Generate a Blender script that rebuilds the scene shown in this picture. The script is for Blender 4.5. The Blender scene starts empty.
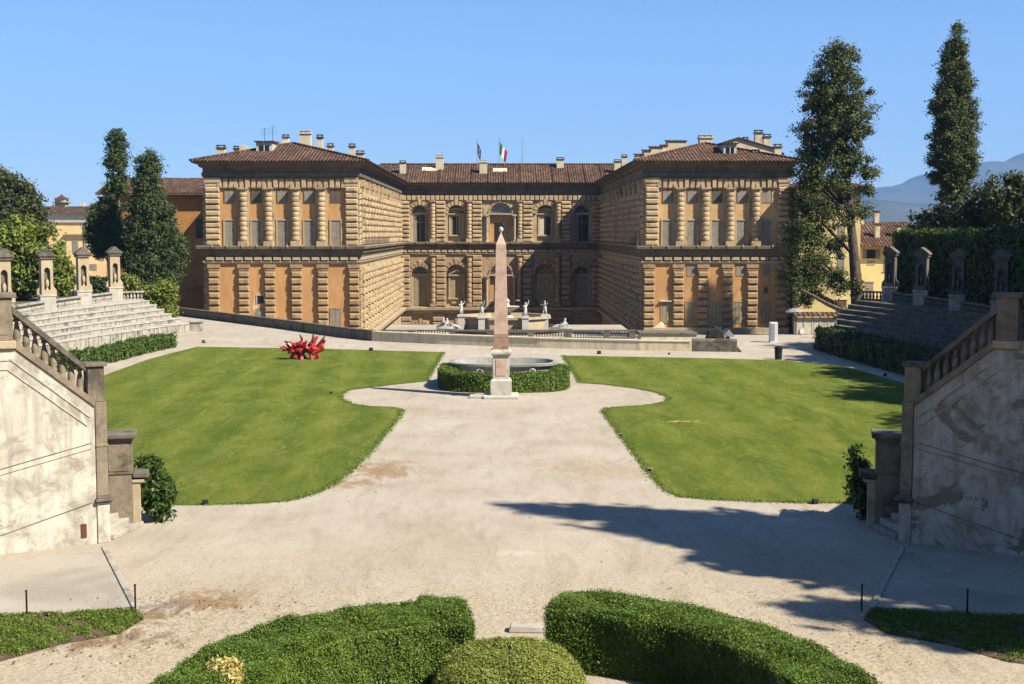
import bpy, bmesh, math, random
import numpy as np
from mathutils import Vector, Matrix
random.seed(7); rng = np.random.default_rng(11)
PI = math.pi; R = math.radians
S = bpy.context.scene
C = S.collection

# ------------------------------------------------------------------ camera model
H = 8.75; F = 1344.0; PITCH = math.atan(109/1344); U0 = 501.0; HOR = 233.0
V0 = HOR + F*math.tan(PITCH)
cp, sp = math.cos(PITCH), math.sin(PITCH)
def ray(u, v):
    a = (u-U0)/F; b = (V0-v)/F
    return a, cp + b*sp, -sp + b*cp
def G(u, v, z=0.0):                 # point of the level z seen at u, v
    x, y, w = ray(u, v); t = (z-H)/w
    return Vector((x*t, y*t, z))
def P(u, v, Y):                     # point at the distance Y seen at u, v
    x, y, w = ray(u, v); t = Y/y
    return Vector((x*t, Y, H+w*t))
def XU(u, Y, v=233): return P(u, v, Y).x
def ZV(v, Y): return P(501, v, Y).z

SUN = Vector((7.6, -4.55, 8.9)).normalized()

# ------------------------------------------------------------------ materials
def new_mat(name):
    m = bpy.data.materials.new(name); m.use_nodes = True
    nt = m.node_tree; b = nt.nodes['Principled BSDF']
    return m, nt, b
def N(nt, t, **kw):
    n = nt.nodes.new(t)
    for k, v in kw.items():
        if k in n.inputs: n.inputs[k].default_value = v
        else: setattr(n, k, v)
    return n
def L(nt, a, b): nt.links.new(a, b)
def ramp(nt, fac, stops):
    r = N(nt, 'ShaderNodeValToRGB'); e = r.color_ramp.elements
    while len(e) < len(stops): e.new(0.5)
    for i, (p, c) in enumerate(stops):
        e[i].position = p; e[i].color = (*c, 1) if len(c) == 3 else c
    L(nt, fac, r.inputs['Fac']); return r.outputs['Color']
def noise(nt, vec, scale, detail=6, rough=.6, dist=0.0):
    n = N(nt, 'ShaderNodeTexNoise', Scale=scale, Detail=detail, Roughness=rough, Distortion=dist)
    L(nt, vec, n.inputs['Vector']); return n.outputs['Fac']
def mixc(nt, fac, a, b, mode='MIX'):
    m = N(nt, 'ShaderNodeMix', data_type='RGBA', blend_type=mode)
    for s, v in ((0, fac), (6, a), (7, b)):
        if isinstance(v, (int, float)): m.inputs[s].default_value = v
        elif isinstance(v, tuple): m.inputs[s].default_value = (*v, 1)
        else: L(nt, v, m.inputs[s])
    return m.outputs[2]
def math_n(nt, op, a, b=0.0):
    m = N(nt, 'ShaderNodeMath', operation=op)
    for i, v in ((0, a), (1, b)):
        if isinstance(v, (int, float)): m.inputs[i].default_value = v
        else: L(nt, v, m.inputs[i])
    return m.outputs[0]
def coords(nt, rand=True):
    tc = N(nt, 'ShaderNodeTexCoord'); v = tc.outputs['Object']
    if rand:
        oi = N(nt, 'ShaderNodeObjectInfo')
        k = math_n(nt, 'MULTIPLY', oi.outputs['Random'], 37.0)
        a = N(nt, 'ShaderNodeVectorMath', operation='ADD'); L(nt, v, a.inputs[0]); L(nt, k, a.inputs[1]); v = a.outputs[0]
    return v
def vscale(nt, v, s):
    a = N(nt, 'ShaderNodeVectorMath', operation='MULTIPLY'); L(nt, v, a.inputs[0]); a.inputs[1].default_value = s
    return a.outputs[0]
def bump(nt, b, h, strength=.3, dist=.05):
    n = N(nt, 'ShaderNodeBump', Strength=strength, Distance=dist)
    L(nt, h, n.inputs['Height']); L(nt, n.outputs[0], b.inputs['Normal'])
def surf(name, c1, c2, scale=1.5, c3=None, sscale=.35, slo=.5, shi=.62, rough=.9, bs=12, bst=.4, bd=.03, streak=None, fine=0.25, spec=.2):
    """weathered mineral surface: two-tone mottling, patches of c3, optional vertical streaks, fine grain"""
    m, nt, b = new_mat(name); v = coords(nt)
    col = ramp(nt, noise(nt, v, scale, 8, .65), [(.32, c1), (.68, c2)])
    if c3:
        f = ramp(nt, noise(nt, v, sscale, 10, .68, .6), [(slo, (0, 0, 0)), (shi, (1, 1, 1))])
        col = mixc(nt, f, col, c3)
    if streak:
        f = ramp(nt, noise(nt, vscale(nt, v, (2.2, 2.2, .22)), 1.3, 6, .7), [(.5, (0, 0, 0)), (.72, (.8, .8, .8))])
        col = mixc(nt, f, col, streak)
    g = ramp(nt, noise(nt, v, bs*2.3, 3, .7), [(.25, (1-fine,)*3), (.75, (1+fine*.4,)*3)])
    col = mixc(nt, 1.0, col, g, 'MULTIPLY')
    L(nt, col, b.inputs['Base Color']); b.inputs['Roughness'].default_value = rough
    b.inputs['Specular IOR Level'].default_value = spec
    bump(nt, b, noise(nt, v, bs, 8, .7), bst, bd)
    return m
def plain(name, c, rough=.6, metal=0.0, spec=.3):
    m, nt, b = new_mat(name); v = coords(nt)
    col = ramp(nt, noise(nt, v, 5, 5), [(.3, tuple(x*.8 for x in c)), (.7, tuple(min(1, x*1.12) for x in c))])
    L(nt, col, b.inputs['Base Color']); b.inputs['Roughness'].default_value = rough
    b.inputs['Metallic'].default_value = metal; b.inputs['Specular IOR Level'].default_value = spec
    return m
def leafmat(name, dark, light, warm=None, clump=.6, rough=.55, trans=.25):
    m, nt, b = new_mat(name); v = coords(nt)
    geo = N(nt, 'ShaderNodeNewGeometry')
    r1 = math_n(nt, 'MULTIPLY', geo.outputs['Random Per Island'], .6)
    r2 = math_n(nt, 'MULTIPLY', noise(nt, v, clump, 4), .55)
    f = math_n(nt, 'ADD', r1, r2)
    st = [(.25, dark), (.85, light)]
    if warm: st.append((1.0, warm))
    col = ramp(nt, f, st)
    L(nt, col, b.inputs['Base Color']); b.inputs['Roughness'].default_value = rough
    b.inputs['Specular IOR Level'].default_value = .25
    tr = N(nt, 'ShaderNodeBsdfTranslucent'); L(nt, mixc(nt, .5, col, (light[0]*1.3, light[1]*1.3, light[2]*.6)), tr.inputs['Color'])
    mx = N(nt, 'ShaderNodeMixShader'); mx.inputs[0].default_value = trans
    L(nt, b.outputs[0], mx.inputs[1]); L(nt, tr.outputs[0], mx.inputs[2])
    L(nt, mx.outputs[0], nt.nodes['Material Output'].inputs['Surface'])
    return m
def slatmat(name, c, axis, per, dark=.55, rough=.7):
    """boards or louvres: thin darker joints every `per` metres along the axis"""
    m, nt, b = new_mat(name); v = coords(nt, False)
    sx = N(nt, 'ShaderNodeSeparateXYZ'); L(nt, v, sx.inputs[0])
    k = math_n(nt, 'FRACT', math_n(nt, 'MULTIPLY', sx.outputs[axis], 1.0/per))
    f = ramp(nt, k, [(0, (1, 1, 1)), (.14, (0, 0, 0)), (.86, (0, 0, 0)), (1, (1, 1, 1))])
    base = ramp(nt, noise(nt, coords(nt), 1.4, 8), [(.3, tuple(x*.72 for x in c)), (.7, tuple(x*1.15 for x in c))])
    col = mixc(nt, f, base, tuple(x*dark for x in c))
    L(nt, col, b.inputs['Base Color']); b.inputs['Roughness'].default_value = rough
    inv = math_n(nt, 'SUBTRACT', 1.0, f); bump(nt, b, inv, .6, .03)
    return m
def roofmat(name, axis):
    m, nt, b = new_mat(name); v = coords(nt, False)
    sx = N(nt, 'ShaderNodeSeparateXYZ'); L(nt, v, sx.inputs[0])
    a = sx.outputs[axis]; o = sx.outputs[1-axis]
    w = math_n(nt, 'SINE', math_n(nt, 'MULTIPLY', a, 2*PI/.42))
    w2 = math_n(nt, 'FRACT', math_n(nt, 'MULTIPLY', o, 1/.45))
    idx = N(nt, 'ShaderNodeCombineXYZ')
    L(nt, math_n(nt, 'FLOOR', math_n(nt, 'MULTIPLY', a, 1/.42)), idx.inputs[0]); L(nt, math_n(nt, 'FLOOR', math_n(nt, 'MULTIPLY', o, 1/.45)), idx.inputs[1])
    wn = N(nt, 'ShaderNodeTexWhiteNoise', noise_dimensions='2D'); L(nt, idx.outputs[0], wn.inputs['Vector'])
    col = ramp(nt, wn.outputs['Value'], [(0, (.115, .066, .044)), (.45, (.15, .09, .061)), (.8, (.18, .113, .078)), (1, (.235, .165, .118))])
    big = ramp(nt, noise(nt, v, .25, 8, .7), [(.35, (.62, .62, .64)), (.65, (1.12, 1.06, 1.0))])
    col = mixc(nt, 1.0, col, big, 'MULTIPLY')
    gro = ramp(nt, w, [(0.0, (.35, .35, .35)), (.45, (1, 1, 1))])
    col = mixc(nt, .6, col, mixc(nt, 1.0, col, gro, 'MULTIPLY'))
    L(nt, col, b.inputs['Base Color']); b.inputs['Roughness'].default_value = .95
    b.inputs['Specular IOR Level'].default_value = .1
    hgt = math_n(nt, 'ADD', w, math_n(nt, 'MULTIPLY', w2, .7)); bump(nt, b, hgt, .8, .07)
    return m

M = {}
M['stone'] = surf('golden_sandstone', (.41, .305, .175), (.58, .45, .275), 1.1, (.22, .16, .10), .55, .5, .68, bs=7, bst=.6, bd=.06)
M['stone_lower'] = surf('browner_sandstone', (.33, .235, .14), (.47, .345, .205), 1.0, (.22, .155, .09), .6, .5, .68, bs=7, bst=.6, bd=.06)
M['stone_pier'] = surf('brown_rusticated_stone', (.33, .22, .115), (.47, .33, .18), 1.2, (.22, .155, .10), .7, .5, .66, bs=6, bst=.6, bd=.06)
M['cornice'] = surf('grey_brown_cornice_stone', (.15, .125, .085), (.23, .19, .13), .8, (.10, .08, .055), .4, .5, .65, bs=6)
M['trim'] = surf('pale_trim_stone', (.38, .31, .2), (.52, .43, .29), 1.3, (.22, .17, .11), .6, .55, .7, bs=8)
M['ochre'] = surf('orange_ochre_render', (.53, .285, .115), (.62, .355, .15), .5, (.48, .27, .12), .22, .48, .66, streak=(.42, .23, .11), bs=10, bst=.15)
M['ochre_pale'] = surf('pale_ochre_render', (.54, .34, .155), (.63, .41, .20), .6, (.68, .49, .26), .3, .55, .7, streak=(.44, .26, .12), bs=10, bst=.15)
M['annex'] = surf('dark_orange_render', (.44, .20, .065), (.54, .27, .09), .5, (.36, .15, .05), .3, .5, .65, bs=9, bst=.15)
M['yellow'] = surf('yellow_render', (.74, .58, .25), (.84, .68, .32), .4, (.64, .48, .22), .3, .52, .66, bs=9, bst=.1)
M['villa'] = surf('apricot_render', (.82, .58, .28), (.9, .66, .34), .4, (.76, .52, .26), .3, .5, .66, bs=9, bst=.1)
M['cream'] = surf('cream_plaster', (.58, .5, .34), (.70, .62, .45), .7, (.42, .34, .22), .5, .56, .7, bs=9, bst=.2)
M['white_stone'] = surf('white_weathered_marble', (.50, .48, .42), (.66, .63, .55), 2, (.30, .28, .24), 1.3, .55, .7, bs=14, bst=.3)
M['statue'] = surf('white_statue_marble', (.52, .51, .47), (.66, .65, .60), 3, (.40, .39, .36), 2, .58, .72, bs=16, bst=.3)
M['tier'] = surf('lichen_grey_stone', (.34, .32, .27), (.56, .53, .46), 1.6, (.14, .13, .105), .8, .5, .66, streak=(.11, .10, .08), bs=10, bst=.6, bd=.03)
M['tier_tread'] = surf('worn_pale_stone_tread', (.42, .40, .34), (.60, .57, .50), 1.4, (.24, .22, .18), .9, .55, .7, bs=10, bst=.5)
M['rail'] = surf('dark_lichen_stone', (.12, .105, .085), (.24, .21, .165), 2.2, (.07, .062, .05), 1.2, .5, .64, bs=14, bst=.6, bd=.02)
M['newel'] = surf('brown_grey_stone', (.22, .18, .13), (.36, .30, .22), 2.0, (.10, .085, .065), 1.0, .5, .66, streak=(.12, .1, .075), bs=14, bst=.6, bd=.02)
M['pink_granite'] = surf('pink_granite', (.56, .40, .31), (.68, .50, .39), 3.0, (.46, .31, .235), 1.6, .5, .66, rough=.6, bs=20, bst=.3, bd=.01)
M['red_granite'] = surf('red_granite', (.36, .22, .165), (.46, .30, .225), 3.0, (.26, .16, .12), 2, .5, .66, rough=.6, bs=20, bst=.3, bd=.01)
M['grey_granite'] = surf('grey_granite', (.30, .30, .28), (.42, .42, .39), 3.0, (.21, .21, .2), 1.2, .5, .66, rough=.7, bs=22, bst=.3, bd=.01)
M['parapet'] = surf('grey_parapet_stone', (.15, .13, .11), (.26, .235, .19), 1.5, (.09, .082, .07), .8, .5, .64, streak=(.1, .09, .075), bs=10)
M['parapet_pale'] = surf('pale_parapet_stone', (.70, .61, .43), (.82, .73, .53), 1.2, (.48, .41, .29), .7, .54, .7, streak=(.42, .355, .255), bs=10)
M['concrete'] = surf('pale_paved_concrete', (.40, .36, .29), (.48, .44, .36), .5, (.34, .31, .255), .4, .5, .66, bs=16, bst=.2, bd=.01)
M['kerb'] = surf('kerb_stone', (.38, .35, .30), (.5, .46, .4), 2, (.26, .24, .2), 1, .5, .65, bs=14)
M['brick_step'] = surf('worn_step_stone', (.40, .37, .30), (.55, .51, .43), 1.5, (.25, .23, .19), .9, .5, .64, bs=12, bst=.5)
M['iron'] = plain('dark_iron', (.03, .03, .032), .5, .6)
M['black_plastic'] = plain('black_plastic', (.018, .018, .02), .5)
M['white_paint'] = plain('white_paint', (.75, .76, .78), .5)
M['grey_paint'] = plain('grey_paint', (.3, .31, .32), .5)
M['glass'] = plain('dark_window_glass', (.02, .025, .03), .12, 0, .6)
M['dark'] = plain('dark_interior', (.02, .018, .015), .9)
M['fan'] = plain('whitish_fanlight', (.48, .5, .52), .4)
M['shutter'] = slatmat('grey_brown_shutter_boards', (.27, .235, .18), 2, .14)
M['shutter_tan'] = slatmat('tan_shutter_boards', (.36, .26, .13), 0, .35)
M['shutter_olive'] = slatmat('olive_tan_shutter_boards', (.30, .245, .135), 0, .45)
M['shutter_dark'] = slatmat('dark_shutter_boards', (.11, .09, .065), 2, .16)
M['door_red'] = slatmat('red_brown_door', (.22, .07, .035), 0, .3)
M['rust'] = plain('rusty_iron', (.13, .045, .028), .8)
M['gate'] = slatmat('cream_gate_panels', (.62, .56, .42), 0, .9, .6)
M['red_metal'] = plain('red_lacquered_metal', (.42, .028, .03), .32, 0, .5)
M['roof_x'] = roofmat('terracotta_tiles_ridge_across', 0)
M['roof_y'] = roofmat('terracotta_tiles_ridge_along', 1)
M['bark'] = surf('grey_brown_bark', (.10, .08, .062), (.19, .155, .12), 5, (.06, .05, .04), 2, .5, .6, bs=9, bst=.9, bd=.06)
M['bark_pale'] = surf('pale_grey_bark', (.20, .175, .15), (.30, .265, .23), 4, (.13, .11, .09), 2, .5, .6, bs=9, bst=.9, bd=.06)
M['twig'] = plain('shaded_twigs', (.028, .03, .014), .95)
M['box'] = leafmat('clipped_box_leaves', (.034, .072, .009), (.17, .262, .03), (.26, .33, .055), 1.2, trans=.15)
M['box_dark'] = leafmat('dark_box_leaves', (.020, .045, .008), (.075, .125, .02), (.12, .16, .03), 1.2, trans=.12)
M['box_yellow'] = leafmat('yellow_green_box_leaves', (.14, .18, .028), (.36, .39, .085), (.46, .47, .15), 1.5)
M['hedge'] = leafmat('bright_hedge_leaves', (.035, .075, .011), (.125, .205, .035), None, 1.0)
M['laurel'] = leafmat('glossy_laurel_leaves', (.028, .06, .013), (.10, .165, .035), (.17, .22, .07), 2.0, .35)
M['oak'] = leafmat('holm_oak_leaves', (.036, .05, .014), (.115, .135, .038), (.18, .185, .06), .5)
M['ivy'] = leafmat('light_creeper_leaves', (.08, .12, .02), (.28, .33, .06), (.38, .4, .09), .5)
M['cypress'] = leafmat('cypress_foliage', (.026, .046, .014), (.10, .145, .045), (.15, .19, .065), .7, .7, .15)
M['cypress_dry'] = leafmat('dry_cypress_foliage', (.03, .044, .012), (.135, .16, .042), (.21, .21, .07), .5, .7, .15)
M['yellow_leaf'] = leafmat('straw_yellow_leaves', (.5, .4, .12), (.72, .6, .24), None, 3)
M['grass_blade'] = leafmat('grass_blades', (.06, .10, .012), (.19, .27, .035), (.34, .34, .10), 1.2)
M['dry_leaf'] = leafmat('dry_brown_leaves', (.10, .06, .025), (.34, .24, .11), None, 3)
M['pebble'] = leafmat('pebbles', (.22, .18, .12), (.50, .44, .34), None, 3, trans=0)

def make_lawn_mat():
    m, nt, b = new_mat('mown_grass'); v = coords(nt, False)
    col = ramp(nt, noise(nt, vscale(nt, v, (1, .3, 1)), .7, 10, .72, .5), [(.30, (.082, .130, .018)), (.5, (.138, .178, .028)), (.72, (.22, .228, .052))])
    sx = N(nt, 'ShaderNodeSeparateXYZ'); L(nt, v, sx.inputs[0])
    a = math_n(nt, 'ADD', math_n(nt, 'MULTIPLY', sx.outputs[1], .16), math_n(nt, 'ADD', math_n(nt, 'MULTIPLY', sx.outputs[0], 2.1), math_n(nt, 'MULTIPLY', noise(nt, v, .2, 5), 4.0)))
    s = ramp(nt, math_n(nt, 'MULTIPLY', math_n(nt, 'ADD', math_n(nt, 'SINE', a), 1.0), .5), [(0, (.80, .86, .80)), (1, (1.15, 1.1, 1.18))])
    col = mixc(nt, .7, col, mixc(nt, 1.0, col, s, 'MULTIPLY'))
    dry = ramp(nt, noise(nt, vscale(nt, v, (1, .28, 1)), 1.5, 12, .75, 1.0), [(.53, (0, 0, 0)), (.74, (.8, .8, .8))])
    col = mixc(nt, dry, col, (.33, .285, .085))
    g = ramp(nt, noise(nt, v, 7, 5, .8), [(.25, (.5, .56, .5)), (.75, (1.3, 1.25, 1.3))])
    col = mixc(nt, 1.0, col, g, 'MULTIPLY')
    L(nt, col, b.inputs['Base Color']); b.inputs['Roughness'].default_value = .9
    b.inputs['Specular IOR Level'].default_value = .03
    bump(nt, b, noise(nt, v, 14, 6, .8), .8, .06)
    return m
M['lawn'] = make_lawn_mat()

def make_gravel_mat():
    m, nt, b = new_mat('pale_gravel'); v = coords(nt, False)
    col = ramp(nt, noise(nt, v, .22, 9, .66, .4), [(.28, (.375, .325, .25)), (.5, (.445, .395, .32)), (.72, (.505, .455, .38))])
    fine = noise(nt, v, 22, 3, .8)
    g = ramp(nt, fine, [(.28, (.62, .58, .52)), (.5, (1, 1, 1)), (.75, (1.12, 1.12, 1.12))])
    # coarser, browner loose gravel close to the hedges
    sx = N(nt, 'ShaderNodeSeparateXYZ'); L(nt, v, sx.inputs[0])
    near = ramp(nt, math_n(nt, 'ADD', math_n(nt, 'MULTIPLY', sx.outputs[1], .1), math_n(nt, 'MULTIPLY', noise(nt, v, .35, 6), .9)), [(0, (0, 0, 0)), (1, (1, 1, 1))])
    mr = N(nt, 'ShaderNodeMapRange'); L(nt, sx.outputs[1], mr.inputs[0]); mr.inputs[1].default_value = 40; mr.inputs[2].default_value = 29
    nf = math_n(nt, 'MULTIPLY', mr.outputs[0], ramp(nt, noise(nt, v, .5, 8, .7), [(.3, (.35, .35, .35)), (.6, (1, 1, 1))]))
    vor = N(nt, 'ShaderNodeTexVoronoi', Scale=17.0); L(nt, v, vor.inputs['Vector'])
    peb = ramp(nt, vor.outputs['Color'], [(.0, (.22, .16, .09)), (.5, (.44, .36, .23)), (1, (.58, .51, .38))])
    col = mixc(nt, math_n(nt, 'MULTIPLY', nf, .75), col, peb)
    col = mixc(nt, 1.0, col, g, 'MULTIPLY')
    # patches of bare brown soil and damp marks
    for (u, vv, rx, ry, c, k) in ((383, 470, 2.0, 1.5, (.30, .20, .10), .8), (352, 484, 1.6, .8, (.30, .20, .11), .75), (205, 601, 1.6, .7, (.27, .17, .085), .85), (160, 606, 1.0, .5, (.20, .18, .15), .8),
                               (600, 470, 3.0, 1.4, (.36, .27, .17), .6), (415, 410, 1.0, 1.2, (.34, .27, .17), .6), (60, 640, 3.2, .55, (.20, .135, .07), .85), (515, 553, .9, .2, (.56, .53, .45), .4), (150, 616, .8, .6, (.2, .13, .07), .8)):
        p = G(u, vv)
        sub = N(nt, 'ShaderNodeVectorMath', operation='SUBTRACT'); L(nt, v, sub.inputs[0]); sub.inputs[1].default_value = p
        dv = vscale(nt, sub.outputs[0], (1/rx, 1/(ry*1.75), 1)); ln = N(nt, 'ShaderNodeVectorMath', operation='LENGTH'); L(nt, dv, ln.inputs[0])
        dd = math_n(nt, 'ADD', ln.outputs['Value'], math_n(nt, 'MULTIPLY', math_n(nt, 'SUBTRACT', noise(nt, vscale(nt, v, (1, .57, 1)), 1.5, 12, .78, 1.2), .5), 5.0))
        f = ramp(nt, dd, [(.30, (k, k, k)), (.8, (0, 0, 0))])
        col = mixc(nt, f, col, c)
    # faint rake / foot tracks
    tr = ramp(nt, noise(nt, vscale(nt, v, (1.2, .25, 1)), .9, 12, .76, 1.2), [(.34, (.84, .82, .79)), (.5, (1, 1, 1)), (.68, (1.06, 1.06, 1.06))])
    col = mixc(nt, 1.0, col, tr, 'MULTIPLY')
    L(nt, col, b.inputs['Base Color']); b.inputs['Roughness'].default_value = .95
    b.inputs['Specular IOR Level'].default_value = .1
    bump(nt, b, math_n(nt, 'ADD', fine, math_n(nt, 'MULTIPLY', noise(nt, v, 3, 5), 1.5)), .5, .035)
    return m
M['gravel'] = make_gravel_mat()

def make_plaster_mat(name, pale, mid, dirt, bare, thr):
    m, nt, b = new_mat(name); v = coords(nt)
    col = ramp(nt, noise(nt, v, .9, 9, .68, .3), [(.3, mid), (.62, pale)])
    d = ramp(nt, noise(nt, v, 1.4, 10, .74, .5), [(.47, (0, 0, 0)), (.62, (.9, .9, .9))])
    col = mixc(nt, d, col, dirt)
    bn = noise(nt, v, .55, 9, .66, 1.2)
    bf = ramp(nt, bn, [(thr, (0, 0, 0)), (thr+.015, (1, 1, 1))])
    col = mixc(nt, bf, col, bare)
    stz = ramp(nt, noise(nt, vscale(nt, v, (2.5, 2.5, .25)), 1.2, 6, .7), [(.47, (0, 0, 0)), (.7, (.85, .85, .85))])
    col = mixc(nt, stz, col, tuple(x*.62 for x in mid))
    vc = N(nt, 'ShaderNodeTexVoronoi', feature='DISTANCE_TO_EDGE', Scale=.55); wv = N(nt, 'ShaderNodeVectorMath', operation='ADD'); nn_ = N(nt, 'ShaderNodeTexNoise', Scale=1.6, Detail=6.0); L(nt, v, nn_.inputs['Vector']); L(nt, v, wv.inputs[0]); L(nt, vscale(nt, nn_.outputs['Color'], (1.4, 1.4, 1.4)), wv.inputs[1]); L(nt, wv.outputs[0], vc.inputs['Vector'])
    ck = ramp(nt, math_n(nt, 'ADD', vc.outputs['Distance'], math_n(nt, 'MULTIPLY', noise(nt, v, .7, 4), .03)), [(.003, (.6, .6, .6)), (.011, (0, 0, 0))])
    col = mixc(nt, ck, col, tuple(x*.45 for x in dirt))
    sp_ = ramp(nt, noise(nt, v, 16, 5, .8), [(.6, (0, 0, 0)), (.72, (.7, .7, .7))])
    col = mixc(nt, sp_, col, tuple(x*.5 for x in dirt))
    L(nt, col, b.inputs['Base Color']); b.inputs['Roughness'].default_value = .95
    b.inputs['Specular IOR Level'].default_value = .1
    h = math_n(nt, 'SUBTRACT', math_n(nt, 'MULTIPLY', noise(nt, v, 9, 8, .7), .35), bf)
    bump(nt, b, h, .5, .03)
    return m
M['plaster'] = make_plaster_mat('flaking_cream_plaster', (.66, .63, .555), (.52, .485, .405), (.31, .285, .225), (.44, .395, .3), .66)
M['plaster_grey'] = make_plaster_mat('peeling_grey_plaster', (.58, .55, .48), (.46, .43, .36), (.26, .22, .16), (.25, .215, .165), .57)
M['soil'] = surf('planting_soil', (.10, .065, .04), (.17, .12, .075), 4, None, bs=16, bst=.9)
M['low_ground'] = surf('pale_dust_ground', (.32, .27, .2), (.42, .37, .28), .3, None, bs=6, bst=.2)
M['bank'] = surf('dry_earth_bank', (.10, .09, .045), (.17, .15, .08), .6, None, bs=6, bst=.6)
M['water'] = plain('dull_water', (.10, .11, .09), .15, 0, .5)
def make_hill_mat():
    m, nt, b = new_mat('wooded_hill'); v = coords(nt, False)
    col = ramp(nt, noise(nt, v, .0022, 9, .65), [(.35, (.045, .06, .035)), (.6, (.09, .10, .06)), (.75, (.22, .2, .14))])
    L(nt, col, b.inputs['Base Color']); b.inputs['Roughness'].default_value = 1
    b.inputs['Specular IOR Level'].default_value = 0
    return m
M['hill'] = make_hill_mat()

# ------------------------------------------------------------------ mesh building
class MB:
    def __init__(s): s.v = []; s.f = []
    def add(s, vs, fs):
        k = len(s.v); s.v += [tuple(p) for p in vs]; s.f += [tuple(i+k for i in f) for f in fs]; return s
    def box(s, x0, x1, y0, y1, z0, z1):
        if x0 > x1: x0, x1 = x1, x0
        if y0 > y1: y0, y1 = y1, y0
        if z0 > z1: z0, z1 = z1, z0
        return s.add([(x0,y0,z0),(x1,y0,z0),(x1,y1,z0),(x0,y1,z0),(x0,y0,z1),(x1,y0,z1),(x1,y1,z1),(x0,y1,z1)],
                     [(0,3,2,1),(4,5,6,7),(0,1,5,4),(1,2,6,5),(2,3,7,6),(3,0,4,7)])
    def hexa(s, lo, hi):
        n = len(lo)
        return s.add(list(lo)+list(hi), [tuple(range(n-1, -1, -1)), tuple(range(n, 2*n))] + [(i, (i+1) % n, n+(i+1) % n, n+i) for i in range(n)])
    def pillow(s, o, U, V, Nn, w, h, d, ins=.1):
        """rusticated block: a rectangle on a wall raised by d, its face inset by ins"""
        o, U, V, Nn = Vector(o), Vector(U), Vector(V), Vector(Nn)
        a = [o, o+U*w, o+U*w+V*h, o+V*h]
        m = [p+Nn*d*.55 for p in a]
        i2 = min(ins, w*.3, h*.3)
        t = [o+U*i2+V*i2+Nn*d, o+U*(w-i2)+V*i2+Nn*d, o+U*(w-i2)+V*(h-i2)+Nn*d, o+U*i2+V*(h-i2)+Nn*d]
        fs = []
        for i in range(4):
            j = (i+1) % 4; fs += [(i, j, 4+j, 4+i), (4+i, 4+j, 8+j, 8+i)]
        fs.append((8, 9, 10, 11))
        return s.add(a+m+t, fs)
    def lathe(s, cx, cy, prof, n=14, a0=0.0, a1=2*PI, sx=1.0, sy=1.0, power=2.0):
        full = abs(a1-a0-2*PI) < 1e-6; m = n if full else n+1; vs = []
        for r, z in prof:
            for i in range(m):
                a = a0+(a1-a0)*i/n; c, d = math.cos(a), math.sin(a)
                if power != 2.0:
                    c = math.copysign(abs(c)**(2/power), c); d = math.copysign(abs(d)**(2/power), d)
                vs.append((cx+r*sx*c, cy+r*sy*d, z))
        fs = []
        for k in range(len(prof)-1):
            for i in range(n if full else n):
                j = (i+1) % m if full else i+1
                fs.append((k*m+i, k*m+j, (k+1)*m+j, (k+1)*m+i))
        if full:
            fs.append(tuple(range(m-1, -1, -1))); t = (len(prof)-1)*m; fs.append(tuple(range(t, t+m)))
        return s.add(vs, fs)
    def tube(s, pts, rad, n=8):
        pts = [Vector(p) for p in pts]; vs = []; prev = None
        for i, p in enumerate(pts):
            d = (pts[min(i+1, len(pts)-1)]-pts[max(i-1, 0)]).normalized()
            a = d.orthogonal().normalized() if prev is None else (prev-d*prev.dot(d)).normalized()
            prev = a; b = d.cross(a); r = rad[i] if isinstance(rad, (list, tuple)) else rad
            for k in range(n):
                t = 2*PI*k/n; vs.append(p+(a*math.cos(t)+b*math.sin(t))*r)
        fs = [(i*n+k, i*n+(k+1) % n, (i+1)*n+(k+1) % n, (i+1)*n+k) for i in range(len(pts)-1) for k in range(n)]
        fs += [tuple(range(n-1, -1, -1)), tuple(range((len(pts)-1)*n, len(pts)*n))]
        return s.add(vs, fs)
    def sweep(s, path, prof, closed=False):
        """profile of (outward offset, z) swept along an XY path with mitred corners; outward is right of travel"""
        pts = [Vector((p[0], p[1])) for p in path]; n = len(pts); vs = []
        def nrm(a, b):
            d = (b-a).normalized(); return Vector((d.y, -d.x))
        for i, p in enumerate(pts):
            if closed: n0 = nrm(pts[i-1], p); n1 = nrm(p, pts[(i+1) % n])
            else:
                n0 = nrm(pts[i-1], p) if i else nrm(p, pts[1]); n1 = nrm(p, pts[i+1]) if i < n-1 else n0
            mt = (n0+n1).normalized(); mt = mt/max(.35, mt.dot(n0))
            for o, z in prof: vs.append((p.x+mt.x*o, p.y+mt.y*o, z))
        m = len(prof); fs = []
        for i in range(n if closed else n-1):
            j = (i+1) % n
            for k in range(m):
                l = (k+1) % m; fs.append((i*m+k, j*m+k, j*m+l, i*m+l))
        if not closed: fs += [tuple(range(m)), tuple(range((n-1)*m+m-1, (n-1)*m-1, -1))]
        return s.add(vs, fs)
    def sphere(s, c, r, n=10, m=7, sc=(1, 1, 1)):
        prof = [(max(.001, r*math.sin(PI*k/m)), -r*math.cos(PI*k/m)) for k in range(m+1)]
        t = MB().lathe(0, 0, prof, n)
        return s.add([(c[0]+x*sc[0], c[1]+y*sc[1], c[2]+z*sc[2]) for x, y, z in t.v], t.f)
    def tf(s, mat):
        s.v = [tuple(mat @ Vector(p)) for p in s.v]; return s
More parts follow.
